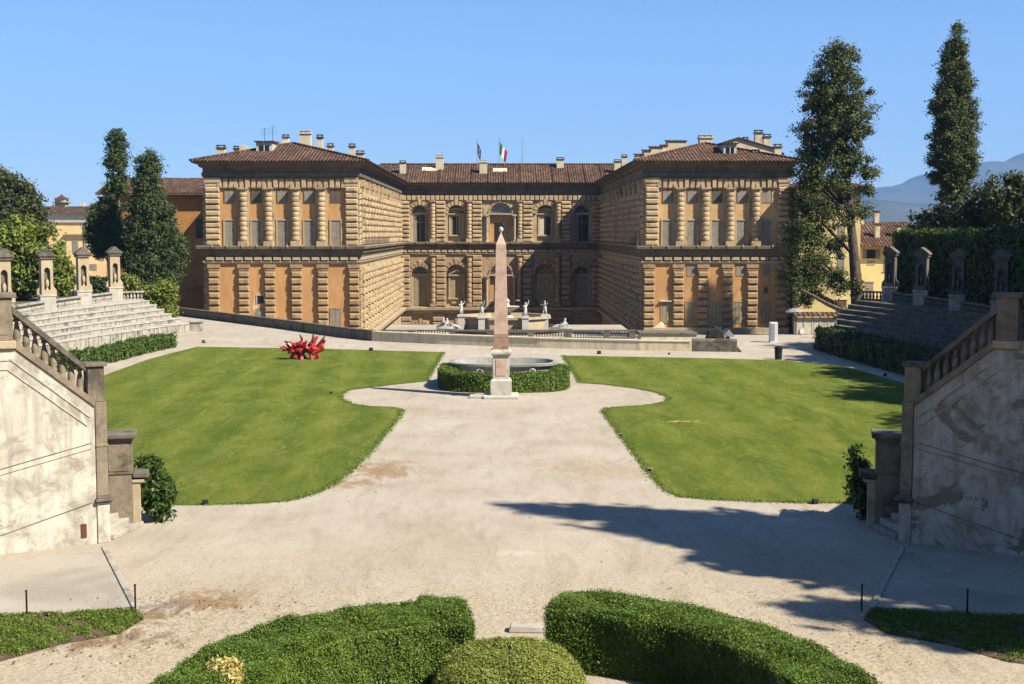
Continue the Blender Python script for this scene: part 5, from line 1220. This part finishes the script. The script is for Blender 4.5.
tag(MB().hexa([(-.46, -.16, 0), (.46, -.2, 0), (.46, .2, 0), (-.44, .2, 0)], [(-.42, -.13, .17), (.42, -.16, .13), (.43, .16, .15), (-.40, .15, .16)]).build('stone_block', M['kerb'], bevel=.03), 'rough pale stone block lying on the gravel between the foreground hedges', 'stone').location = G(529, 631)
c = G(229, 668, 1.3); t = tree('yellow_plant', 'small straw-yellow plant growing out of the left foreground hedge', (c.x, c.y, 0), [(c.x-.06, c.y+.1, 1.3, .34, .2, .10), (c.x+.2, c.y-.35, 1.28, .13, .35, .10)], M['yellow_leaf'], .045, 2.0, ([(c.x, c.y, 0), (c.x, c.y, 1.2)], [.03, .015]), M['twig'], cat='plant', clump_r=.1, npc=14)
# twiggy dry plants at the foot of the left hedge
for u, v, lab in ((357, 682, 'dry twiggy plant below the left foreground hedge'), (376, 680, 'second taller dry twiggy plant below the left foreground hedge, closer to the bush')):
    c = G(u, v+22, .0); c = Vector((P(u, v, 23.3).x, 23.3, 0)); mb = MB()
    for k in range(9): a = random.uniform(0, 2*PI); h_ = random.uniform(.4, .85); mb.tube([(0, 0, 0), (.1*math.cos(a), .1*math.sin(a), h_*.5), (.25*math.cos(a), .25*math.sin(a), h_)], [.014, .011, .006], 5)
    tag(mb.build('dry_plant', M['kerb'], None), lab, 'plant').location = c

# iron posts with a wire along the front verges
for (u, v0, v1, lab) in ((27, 590, 618, 'thin dark iron post at the left frame edge beside the grass verge'), (135.5, 584, 612, 'thin dark iron post at the corner of the left paved apron'), (861.5, 584, 611, 'thin dark iron post at the corner of the shaded right apron'), (967, 589, 616, 'thin dark iron post on the shaded right grass verge')):
    g = G(u, v1); h_ = (v1-v0)/F*g.y; t = thing('iron_post', lab, 'post', g, 0, 'iron posts along the front verges')
    MB().tube([(0, 0, 0), (0, 0, h_)], .022, 8).build('shaft', M['iron'], t); MB().sphere((0, 0, h_), .03, 8, 6).build('knob', M['iron'], t)
for sg, lab in ((1, 'thin low wire between the iron posts of the left verge'), (-1, 'thin low wire between the iron posts of the right verge')):
    a, b = (G(27, 618), G(135.5, 612)) if sg > 0 else (G(861.5, 611), G(967, 616)); a = a+Vector((0, 0, .12)); b = b+Vector((0, 0, .12)); tag(MB().tube([a, a.lerp(b, .5)-Vector((0, 0, .05)), b], .006, 5).build('wire', M['iron']), lab, 'wire')

# ground spotlights
sp0 = None
for u, v, s_, lab in ((204, 343, 1.5, 'small grey ground spotlight at the far left corner of the left lawn'), (371, 351, 1.5, 'small dark ground spotlight on the far edge of the left lawn near the low wall'), (599, 354, 1.4, 'small dark ground spotlight on the far edge of the right lawn'), (669, 354.5, .8, 'tiny dark marker on the gravel before the low wall by the right lawn'), (205, 505, 1.0, 'small dark ground spotlight on the near edge of the left lawn'), (815, 504, 1.0, 'small dark ground spotlight in shade on the near edge of the right lawn'), (331, 394, .8, 'small dark ground spotlight at the rounded notch of the left lawn'), (885, 376, 1.0, 'small dark ground spotlight on the shaded path beside the right hedge'), (603, 412.5, .8, 'small pale spotlight at the notch corner of the right lawn'), (621, 436.5, .8, 'small pale spotlight halfway along the inner edge of the right lawn'), (650, 472, .9, 'small pale spotlight near the front of the right lawn inner edge')):
    t = thing('ground_spotlight', lab, 'spotlight', G(u, v), random.uniform(-.4, .4), 'ground spotlights round the lawns')
    s_ *= .72; pale = 'pale' in lab or 'grey' in lab
    MB().box(-.13*s_, .13*s_, -.09*s_, .09*s_, .05*s_, .23*s_).build('housing', M['grey_paint'] if pale else M['iron'], t, bevel=.015)
    MB().box(-.1*s_, .1*s_, -.10*s_, -.085*s_, .08*s_, .2*s_).build('lens', M['glass'], t); MB().box(-.15*s_, .15*s_, -.04, .04, 0, .05*s_).build('bracket', M['iron'], t)
k = 260; c = G(684, 422.5); q = np.stack([c.x+rng.normal(0, .32, k), c.y+rng.normal(0, .12, k), np.full(k, .05)], 1)
struct(leaves('dry_grass', q, .05, M['yellow_leaf'], None, np.tile(np.array([0, 0, 1.0]), (k, 1)), .6, .4), 'stuff')
# ================================================================== BUILDINGS AROUND
# annex in the shade of the left wing
Y = 183.0
a, b = XU(150, Y), XU(206.5, Y); za = ZV(192.5, Y); B_ = ((a+b)/2, Y, LOW)
t = thing('annex', 'dark orange rendered annex with a tiled roof, half shaded beside the left palace wing', 'building', B_)
MB().box(a-6, XLo-.02, Y, Y+14, LOW-.5, za).build('wall', M['annex'], t, B_)
MB().add([(a-7, Y-1.2, za-.1), (XLo-.02, Y-1.2, za-.1), (XLo-.02, Y+8, za+2.3), (a-7, Y+8, za+2.3)], [(0, 1, 2, 3)]).build('roof', M['roof_x'], t, B_)
MB().box(a-7, XLo-.03, Y-1.15, Y-.02, za-.32, za-.12).build('eaves', M['cornice'], t, B_)
for u, v0, v1 in ((201.5, 219, 238), (168, 222, 240)):
    x = XU(u, Y); w = MB().box(x-.75, x+.75, Y-.06, Y+.05, ZV(v1, Y), ZV(v0, Y)).build('window', M['shutter_dark'], t, B_)
MB().box(XU(194, Y-.8), XU(207, Y-.8), Y-1.0, Y, ZV(247, Y), ZV(238.5, Y)).build('balcony', M['ochre'], t, B_)
# apricot villa far left
Y = 262.0; a, b = XU(20, Y), XU(128, Y); z1, z2, z3 = ZV(213, Y), ZV(222.5, Y), ZV(207, Y); B_ = ((a+b)/2, Y, LOW)
t = thing('villa', 'apricot villa with a white cornice and small roof lantern behind the left trees', 'building', B_)
MB().box(a, b, Y, Y+20, LOW-.5, z2).build('wall', M['villa'], t, B_)
MB().box(a-.3, b+.3, Y-.3, Y+20, z2, z1-.25).box(a-.8, b+.8, Y-.8, Y+20.3, z1-.24, z1).build('cornice', M['white_stone'], t, B_)
MB().hexa([(a-1, Y-1, z1+.01), (b+1, Y-1, z1+.01), (b+1, Y+20, z1+.01), (a-1, Y+20, z1+.01)], [(a-.5, Y+3, z3+.2), (b+.5, Y+3, z3+.2), (b+.5, Y+16, z3+.2), (a-.5, Y+16, z3+.2)]).build('roof', M['roof_x'], t, B_)
x0, x1 = XU(54, Y+5), XU(67.5, Y+5); yy = Y+5
l = MB().box(x0+.3, x1-.3, yy, yy+2.2, z3-1, ZV(199, yy)).build('roof_lantern', M['cream'], t, B_)
MB().box(x0-.1, x1+.1, yy-.4, yy+2.6, ZV(203, yy), ZV(202.2, yy)).lathe((x0+x1)/2, yy+1.1, [(1.7, ZV(198.6, yy)), (.6, ZV(196.5, yy)), (.25, ZV(195, yy)), (.02, ZV(194, yy))], 8).build('lantern_roof', M['roof_x'], l, B_)
MB().box(XU(81, yy), XU(84.5, yy), yy, yy+1, z3-1, ZV(203, yy)).build('chimney', M['cream'], t, B_)
for u in (86, 45.5): MB().box(XU(u-1.6, Y), XU(u+1.6, Y), Y-.25, Y+.02, LOW, z2-.01).build('pilaster', M['cream'], t, B_)
MB().box(XU(64, Y), XU(89, Y), Y-.6, Y+.02, ZV(235, Y), ZV(233.8, Y)).build('awning', M['trim'], t, B_)
for u0, u1, v0, v1 in ((89, 96, 264, 270), (60, 66, 240, 252), (72, 78, 240, 252)): MB().box(XU(u0, Y), XU(u1, Y), Y-.08, Y+.05, ZV(v1, Y), ZV(v0, Y)).build('window', M['shutter'], t, B_)
# tall yellow house behind the big right cypress
Y = 155.0; a, b = XU(799, Y), XU(860.5, Y); z1 = ZV(189, Y); B_ = ((a+b)/2, Y, LOW)
t = thing('yellow_house', 'tall bright yellow house with a wide eave behind the big right cypress', 'building', B_)
MB().box(a, b, Y, Y+14, LOW-.5, z1).build('wall', M['yellow'], t, B_)
MB().hexa([(a-1.2, Y-1.2, z1+.01), (b+1.2, Y-1.2, z1+.01), (b+1.2, Y+15, z1+.01), (a-1.2, Y+15, z1+.01)], [(a-1.2, Y-1.2, z1+.2), (b+1.2, Y-1.2, z1+.2), (b-3, Y+7, z1+1.6), (a+3, Y+7, z1+1.6)]).build('roof', M['roof_x'], t, B_)
for u0, u1, v0, v1, mt in ((838, 848, 300, 318, 'door_red'), (812, 819, 262, 276, 'shutter'), (812, 819, 225, 240, 'shutter'), (838, 845, 225, 240, 'shutter'), (838, 845, 258, 272, 'shutter')):
    w = MB().box(XU(u0, Y), XU(u1, Y), Y-.05, Y+.05, ZV(v1, Y), ZV(v0, Y)).build('door' if mt == 'door_red' else 'window', M[mt], t, B_)
    MB().box(XU(u0-1, Y), XU(u1+1, Y), Y-.12, Y+.05, ZV(v0, Y)+.01, ZV(v0-1.3, Y)).build('lintel', M['cream'], w, B_)
# lower yellow house with a red tiled roof
Y = 165.0; a, b = XU(856.5, Y), XU(925, Y); z1, z2 = ZV(246.5, Y), ZV(222, Y+7); B_ = ((a+b)/2, Y, LOW)
t = thing('yellow_house', 'lower pale yellow house with a red-brown tiled roof and green shutters beyond the right shrines', 'building', B_)
MB().box(a, b, Y, Y+12, LOW-.5, z1).build('wall', M['yellow'], t, B_)
MB().hexa([(a+.3, Y-1.1, z1+.01), (b, Y-1.1, z1+.01), (b, Y+13, z1+.01), (a+.3, Y+13, z1+.01)], [(a+.3, Y-1.1, z1+.12), (b, Y-1.1, z1+.12), (b, Y+6.8, z2), (a+.3, Y+6.8, z2)]).build('roof', M['roof_x'], t, B_)
for u0, u1, v0, v1, yy in ((875.5, 880, 225, 240, Y+1.5), (896.5, 901, 226.5, 240, Y+1.5), (874.5, 879, 212, 224, Y+6.5), (861, 864, 218.5, 226, Y+6)):
    c = MB().box(XU(u0, yy), XU(u1, yy), yy, yy+.9, z1, ZV(v0, yy)).build('chimney', M['cream'], t, B_); MB().box(XU(u0-.7, yy), XU(u1+.7, yy), yy-.1, yy+1, ZV(v0, yy)+.002, ZV(v0, yy)+.14).build('chimney_cap', M['roof_x'], c, B_)
def w_(u0, u1, v0, v1, mt, fr=True, sh=False):
    w = MB().box(XU(u0, Y), XU(u1, Y), Y-.03, Y+.05, ZV(v1, Y), ZV(v0, Y)).build('window', M[mt], t, B_)
    if fr: MB().box(XU(u0-.8, Y), XU(u1+.8, Y), Y-.1, Y+.02, ZV(v1+1.2, Y), ZV(v1, Y)-.01).box(XU(u0-.8, Y), XU(u1+.8, Y), Y-.1, Y+.02, ZV(v0, Y)+.01, ZV(v0-1.2, Y)).build('frame', M['trim'], w, B_)
    if sh:
        for q in (u0-4, u1): MB().box(XU(q, Y), XU(q+4, Y), Y-.12, Y-.05, ZV(v1, Y), ZV(v0, Y)).build('shutter', M['shutter'], w, B_)
w_(867, 876, 249.5, 258.5, 'glass', False, True); w_(884.5, 888, 246.9, 251, 'dark', False); w_(894.5, 897.5, 246.9, 251, 'dark', False); w_(884.3, 889, 261, 271, 'shutter'); w_(866, 874.5, 282.5, 300, 'shutter'); w_(867.5, 875.5, 260.5, 265.5, 'trim', False)

# ================================================================== TREES
def bl(u, v, ru, rv, Y, dy=None, k=1.0):
    c = P(u, v, Y); s = Y/F; rx, rz = ru*s, rv*s
    return (c.x, Y, c.z, rx*k, (dy if dy else rx*.9)*k, rz*k)
# tall lopsided cypress on the right
Y = 128.0; base = P(856, 312, Y); base = Vector((base.x, Y, 2.0))
trk = [Vector((P(u, v, Y).x, Y, P(u, v, Y).z)) for u, v in ((859, 318), (857, 290), (854, 255), (850, 215), (847, 170), (843, 120), (839, 75), (837, 50))]
big = [bl(838, 55, 17, 12, Y), bl(836, 72, 27, 16, Y), bl(833, 92, 34, 18, Y), bl(838, 112, 38, 17, Y), bl(826, 130, 32, 18, Y), bl(856, 135, 20, 14, Y), bl(818, 152, 26, 17, Y), bl(846, 160, 24, 14, Y), bl(866, 172, 13, 9, Y), bl(812, 178, 22, 18, Y), bl(838, 186, 17, 16, Y), bl(870, 190, 10, 6, Y), bl(808, 205, 21, 18, Y), bl(833, 215, 16, 16, Y), bl(862, 212, 11, 8, Y), bl(806, 232, 24, 17, Y), bl(834, 245, 14, 14, Y), bl(804, 258, 25, 16, Y), bl(828, 270, 16, 12, Y), bl(803, 282, 23, 14, Y), bl(807, 300, 12, 9, Y), bl(836, 285, 10, 6, Y), bl(854, 283, 9, 5, Y)]
tree('cypress', 'very tall lopsided cypress with a bare pale trunk beside the right palace wing', base, big, M['cypress_dry'], .125, .88, (trk, [.75, .60, .48, .38, .30, .24, .15, .06]), M['bark'], None, 'tree', .85, .3, 24, 130, .6)
# slim cypress farther right
Y = 143.0; base = P(955, 290, Y); base = Vector((base.x, Y, 2.5))
slim = [bl(957, 31, 4, 8, Y), bl(955, 46, 10, 13, Y), bl(955, 66, 14, 15, Y), bl(955, 86, 17, 15, Y), bl(953, 106, 20, 15, Y), bl(956, 124, 21, 15, Y), bl(952, 142, 23, 15, Y), bl(955, 160, 24, 14, Y), bl(953, 175, 21, 11, Y), bl(955, 187, 11, 6, Y)]
trk = [P(955, v, Y) for v in (290, 240, 190, 130, 70, 30)]
tree('cypress', 'tall slim cypress rising alone against the sky at the right', base, slim, M['cypress_dry'], .125, 2.0, (trk, [.5, .45, .4, .28, .15, .05]), M['bark'], None, 'tree', .7, .45, 12, 110, .6)
# left cypress group
Y = 140.0
tree('cypress', 'broad dense dark cypress in front of the orange annex', (P(160, 290, Y).x, Y, 2.0), [bl(148, 163, 10, 12, Y), bl(146, 185, 14, 18, Y), bl(148, 208, 19, 20, Y), bl(163, 225, 14, 22, Y), bl(146, 235, 22, 22, Y), bl(166, 248, 18, 18, Y), bl(148, 262, 24, 20, Y), bl(168, 268, 14, 16, Y), bl(152, 284, 22, 12, Y), bl(176, 240, 8, 12, Y), bl(152, 172, 8, 8, Y)], M['cypress'], .125, 2.3, ([(P(156, v, Y).x, Y, P(156, v, Y).z) for v in (300, 270, 220, 165)], [.5, .42, .3, .1]), M['bark'], None, 'tree', .7, .6, 10, 85, .6)
Y = 144.0
tree('cypress', 'slender two-stemmed cypress with bare pale stems, left of the broad cypress', (P(112, 290, Y).x, Y, 2.0), [bl(117, 145, 9, 14, Y), bl(117, 165, 10, 16, Y), bl(121, 185, 7, 10, Y), bl(111, 190, 7, 12, Y), bl(110, 208, 9, 16, Y), bl(100, 215, 9, 12, Y), bl(95, 232, 9, 16, Y), bl(106, 235, 10, 18, Y), bl(118, 232, 9, 20, Y), bl(100, 250, 9, 8, Y), bl(122, 255, 8, 12, Y)], M['cypress'], .125, 2.1, ([(P(u, v, Y).x, Y, P(u, v, Y).z) for u, v in ((114, 300), (110, 265), (116, 230), (119, 195), (118, 150))], [.36, .3, .24, .18, .05]), M['bark_pale'], None, 'tree', .6, .55, 12, 75, .6)
# holm oaks and creeper on the left
Y = 150.0
tree('holm_oak', 'dense round holm oak crown at the left frame edge above the creeper', (P(-15, 290, Y).x, Y, 2.0), [bl(-15, 215, 50, 48, Y), bl(14, 205, 26, 26, Y), bl(30, 222, 16, 22, Y), bl(-2, 188, 22, 18, Y), bl(20, 235, 24, 20, Y), bl(-40, 190, 40, 30, Y)], M['oak'], .24, 1.4, ([(P(-15, v, Y).x, Y, P(-15, v, Y).z) for v in (300, 250, 210)], [.5, .4, .2]), M['bark'], None, 'tree', 1.1, .7, 8, 46)
Y = 121.6
tree('creeper_hedge', 'tall light green creeper-covered hedge behind the left shrines', (P(20, 290, Y).x, Y, 2.6), [bl(-12, 258, 30, 36, Y, 2.0), bl(20, 252, 22, 32, Y, 2.0), bl(44, 258, 20, 30, Y, 2.0), bl(58, 272, 11, 22, Y, 1.5), bl(30, 275, 30, 18, Y, 2.0), bl(-10, 280, 30, 18, Y, 2.0), bl(4, 236, 14, 12, Y, 1.6)], M['ivy'], .19, 2.2, ([(P(20, v, Y).x, Y, P(20, v, Y).z) for v in (300, 260)], [.25, .15]), M['bark'], None, 'hedge', .7, .7, 6, 46)
Y = 127.0
tree('shrub', 'bright green bushy shrub at the far end of the left tiers', (P(162, 310, Y).x, Y, 0), [bl(150, 296, 9, 12, Y), bl(164, 293, 12, 13, Y), bl(168, 308, 9, 14, Y), bl(156, 310, 12, 10, Y)], M['ivy'], .15, 2.6, ([(P(160, v, Y).x, Y, P(160, v, Y).z) for v in (325, 300)], [.12, .06]), M['bark'], None, 'shrub', .5, .6, 5, 34)
Y = 130.0
hedge('dark_hedge', 'low dark hedge behind the far left shrines under the cypresses', [(P(70, 280, Y).x, Y), (P(130, 280, Y).x, Y+.5)], 1.6, 2.6, 1.75, M['cypress'], .14, 90, .15)
tree('shrub', 'small light green shrub between the cypress trunks and the left shrines', (P(128, 290, 128).x, 128, 2.0), [bl(128, 283, 11, 9, 128), bl(122, 287, 8, 7, 128)], M['ivy'], .15, 2.4, ([(P(128, v, 128).x, 128, P(128, v, 128).z) for v in (300, 285)], [.08, .04]), M['bark'], None, 'shrub', .5, .6, 4, 34)
# right: tall clipped hedge, bushy trees above it
Y = 129.5
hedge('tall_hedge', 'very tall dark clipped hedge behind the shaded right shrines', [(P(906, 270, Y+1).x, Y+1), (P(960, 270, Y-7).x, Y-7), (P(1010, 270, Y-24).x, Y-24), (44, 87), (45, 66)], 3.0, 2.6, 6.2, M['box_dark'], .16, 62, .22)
for i, (us_, lab) in enumerate(((((925, 226, 15, 14), (912, 240, 12, 12), (938, 222, 10, 10)), 'small feathery tree above the left end of the tall dark hedge'), (((960, 205, 24, 22), (985, 212, 22, 20), (952, 224, 16, 12), (968, 226, 30, 14), (940, 228, 14, 12)), 'wide bushy holm oak above the middle of the tall dark hedge'), (((1005, 196, 22, 20), (1028, 190, 24, 22), (1015, 215, 30, 18), (1045, 205, 28, 26)), 'big bushy holm oak at the right frame edge above the tall hedge'))):
    Y = 147-i*4; tree('holm_oak', lab, (P(us_[0][0], 290, Y).x, Y, 2.4), [bl(*b, Y) for b in us_], M['oak'], .22, 1.5, ([(P(us_[0][0], v, Y).x, Y, P(us_[0][0], v, Y).z) for v in (290, 240, 210)], [.35, .3, .15]), M['bark'], None, 'tree', .95, .6, 10, 40)
# laurel shrubs beside the piers
c = G(155, 521); tree('laurel_shrub', 'glossy green laurel shrub beside the sunlit left pier', c, [(c.x+.05, c.y+.1, .95, .50, .5, .55), (c.x-.1, c.y+.2, 1.45, .38, .4, .42), (c.x+.12, c.y, .5, .42, .42, .4), (c.x-.25, c.y+.3, 1.7, .3, .3, .25)], M['laurel'], .085, 2.4, ([c, c+Vector((0, 0, .5)), c+Vector((-.05, .1, 1.2))], [.05, .04, .02]), M['bark'], None, 'shrub', .24, .5, 6, 22, .5)
c = G(861, 520); tree('laurel_shrub', 'dark pointed laurel shrub in shade beside the right pier', c, [(c.x+.1, c.y+.2, .9, .38, .4, .6), (c.x+.05, c.y+.25, 1.55, .30, .3, .4), (c.x-.15, c.y+.3, 2.05, .10, .10, .28), (c.x+.2, c.y+.1, .45, .34, .34, .4)], M['laurel'], .085, 2.4, ([c, c+Vector((0, 0, .5)), c+Vector((.02, .2, 1.6))], [.05, .04, .015]), M['bark'], None, 'shrub', .24, .5, 6, 22, .5)
# trees outside the frame on the right, whose shadows fall into the picture
def conifer(label, x, y, h, r, seed_r=.35, nb=9, low=.15):
    bs = []
    for k in range(nb):
        f = k/(nb-1); z = h*(low+(1-low)*f)-.5; rr = max(.35, r*(1-f)**.75+.15); bs.append((x+random.uniform(-.3, .3), y+random.uniform(-.3, .3), z, rr, rr, h/nb*.75))
    return tree('cypress', label, (x, y, 0), bs, M['cypress'], .45, 2.8, ([(x, y, 0), (x, y, h*.5), (x, y, h*.97)], [.5, .35, .06]), M['bark'], None, 'tree', 1.0, .2, 14, 26)
def shade_from(gx, gy, h): k = h/SUN.z; return gx+SUN.x*k, gy+SUN.y*k
for gx, gy, h, r, lab in ((8.0, 30.6, 24, 4.2, 'slim cypress beyond the right frame edge shading the iron posts on the right verge'), (10.5, 24.0, 17, 3.2, 'small cypress beyond the right frame edge shading the bottom right corner of the gravel'), (1.9, 42.0, 31, 6.6, 'tall pointed cypress beyond the right frame edge casting the long pointed shadow over the gravel'), (4.6, 38.9, 29, 6.8, 'second broad cypress beyond the right frame edge thickening the shadow on the gravel'), (9.5, 37.5, 29, 8.6, 'third broad cypress beyond the right frame edge shading the right staircase'), (10.2, 32.6, 25, 5.6, 'fourth cypress beyond the right frame edge shading the right grass verge'), (13.5, 43.0, 29, 6.5, 'fifth cypress beyond the right frame edge darkening the right pier'), (6.4, 35.4, 22, 3.2, 'thin cypress beyond the right frame edge dappling the gravel by the right hedge')):
    x, y = shade_from(gx, gy, h); conifer(lab, x, y, h, r)
oaks = [(41, 50, 24, 7), (43, 60, 26, 7), (45, 70, 27, 7), (46, 80, 27, 7), (48, 90, 28, 7), (50, 99, 24, 7), (54, 109, 23, 7)]
for (x, y, h, r), w_ in zip(oaks, ('nearest', 'second nearest', 'third nearest', 'middle', 'third farthest', 'second farthest', 'farthest')):
    lab = w_+' broad oak of the row outside the right frame edge shading the right tiers'
    tree('holm_oak', lab, (x, y, 2.5), [(x, y, h-5, r*.7, r*.7, 5), (x+1, y-2, h-9, r, r, 6), (x-1, y+2, h-11, r, r, 6), (x, y, h-16, r, r, 6)], M['oak'], .36, 2.4, ([(x, y, 2.5), (x, y, h*.6)], [.5, .3]), M['bark'], None, 'tree', 1.2, .5, 8, 40)
# added to hold back sky light: hillside behind the camera
def unseen_hillside():
    nx, ny = 90, 40; co = []
    for j in range(ny):
        for i in range(nx):
            x = -130+260*i/(nx-1); y = -14-150*j/(ny-1); f = min(1, max(0, (-14-y)/95)); z = 8*min(1, f*9)+46*f**1.1+2.2*math.sin(x*.31+y*.2)*min(1, f*4)+1.6*math.sin(x*.7-y*.55)*min(1, f*4); co.append((x, y+6*math.sin(x*.03), z-.2))
    q = [(j*nx+i, (j+1)*nx+i, (j+1)*nx+i+1, j*nx+i+1) for j in range(ny-1) for i in range(nx-1)]
    return struct(raw_mesh('unseen_hillside', np.array(co), np.array(q), M['bank']))
unseen_hillside()

# loose litter on the gravel: dry leaves and pebbles near the verges and hedges
def litter(name, n, mat, size, spots):
    q = []
    for (u, v, su, sv, w) in spots:
        k = int(n*w); a = rng.normal(u, su, k); c = rng.normal(v, sv, k)
        for x, y in zip(a, c):
            if y > 400: g = G(x, y); q.append((g.x, g.y, .022))
    q = np.array(q); struct(leaves(name, q, size, mat, None, np.tile(np.array([0, 0, 1.0]), (len(q), 1)), .35, .7), 'stuff')
litter('fallen_leaves', 420, M['dry_leaf'], .036, ((90, 650, 70, 12, .3), (180, 602, 40, 8, .2), (300, 610, 60, 14, .1), (900, 640, 60, 14, .2), (700, 545, 140, 30, .1), (380, 480, 40, 16, .1)))
litter('pebbles', 3500, M['pebble'], .022, ((250, 625, 120, 25, .35), (520, 605, 80, 18, .2), (800, 610, 80, 25, .3), (400, 560, 160, 30, .15)))

# ================================================================== AIR, SKY, SUN, CAMERA
W = bpy.data.worlds.new('World'); S.world = W; W.use_nodes = True
nt = W.node_tree; bg = nt.nodes['Background']; sk = nt.nodes.new('ShaderNodeTexSky'); sk.sky_type = 'NISHITA'; sk.sun_disc = False
el = math.asin(SUN.z); sk.sun_elevation = el; sk.sun_rotation = math.atan2(SUN.x, SUN.y)
sk.altitude = 60; sk.air_density = 1.0; sk.dust_density = 0; sk.ozone_density = 10.0
nt.links.new(sk.outputs[0], bg.inputs[0]); bg.inputs[1].default_value = .06
sd = bpy.data.lights.new('sun', 'SUN'); sd.energy = 5.0; sd.angle = R(.53); sd.color = (1, .91, .76)
so = bpy.data.objects.new('sun', sd); C.objects.link(so); so.rotation_euler = (-SUN).to_track_quat('-Z', 'Y').to_euler()
HAZE = True
if HAZE:
    hz = MB().box(-8900, 12900, -1400, 13000, LOW-8, 1250).build('haze', bpy.data.materials.new('thin_blue_air')); hz['kind'] = 'stuff'
    m = hz.data.materials[0]; m.use_nodes = True; n2 = m.node_tree; n2.nodes.remove(n2.nodes['Principled BSDF'])
    v = n2.nodes.new('ShaderNodeVolumePrincipled'); v.inputs['Color'].default_value = (.28, .52, 1, 1); v.inputs['Density'].default_value = 8.5e-5; v.inputs['Anisotropy'].default_value = 0
    n2.links.new(v.outputs[0], n2.nodes['Material Output'].inputs['Volume'])
cd = bpy.data.cameras.new('camera'); co = bpy.data.objects.new('camera', cd); C.objects.link(co); S.camera = co
co.location = (0, 0, H); co.rotation_euler = (PI/2-PITCH, 0, 0)
cd.sensor_width = 36; cd.lens = 36*F/1024; cd.clip_start = .1; cd.clip_end = 30000
cd.shift_x = (512-U0)/1024; cd.shift_y = -(342-V0)/1024
S.view_settings.view_transform = 'Standard'; S.view_settings.look = 'None'; S.view_settings.exposure = 1.32; S.view_settings.gamma = 1; S.view_settings.use_curve_mapping = False

ALBEDO = .74
PALE = ('golden_sandstone', 'browner_sandstone', 'brown_rusticated_stone', 'orange_ochre_render', 'pale_ochre_render', 'pale_trim_stone', 'grey_brown_shutter_boards', 'yellow_render', 'apricot_render', 'cream_plaster', 'tan_shutter_boards', 'olive_tan_shutter_boards')
for m in list(bpy.data.materials):
    if not m.use_nodes: continue
    t_ = m.node_tree; k_ = .80 if m.name.split('.')[0] in PALE else ALBEDO
    for nd in list(t_.nodes):
        if nd.type in ('BSDF_PRINCIPLED', 'BSDF_TRANSLUCENT'):
            s_ = nd.inputs['Base Color'] if nd.type == 'BSDF_PRINCIPLED' else nd.inputs['Color']
            if s_.is_linked:
                o_ = s_.links[0].from_socket; x_ = t_.nodes.new('ShaderNodeMix'); x_.data_type = 'RGBA'; x_.blend_type = 'MULTIPLY'; x_.inputs[0].default_value = 1
                t_.links.new(o_, x_.inputs[6]); x_.inputs[7].default_value = (k_, k_, k_, 1); t_.links.new(x_.outputs[2], s_)
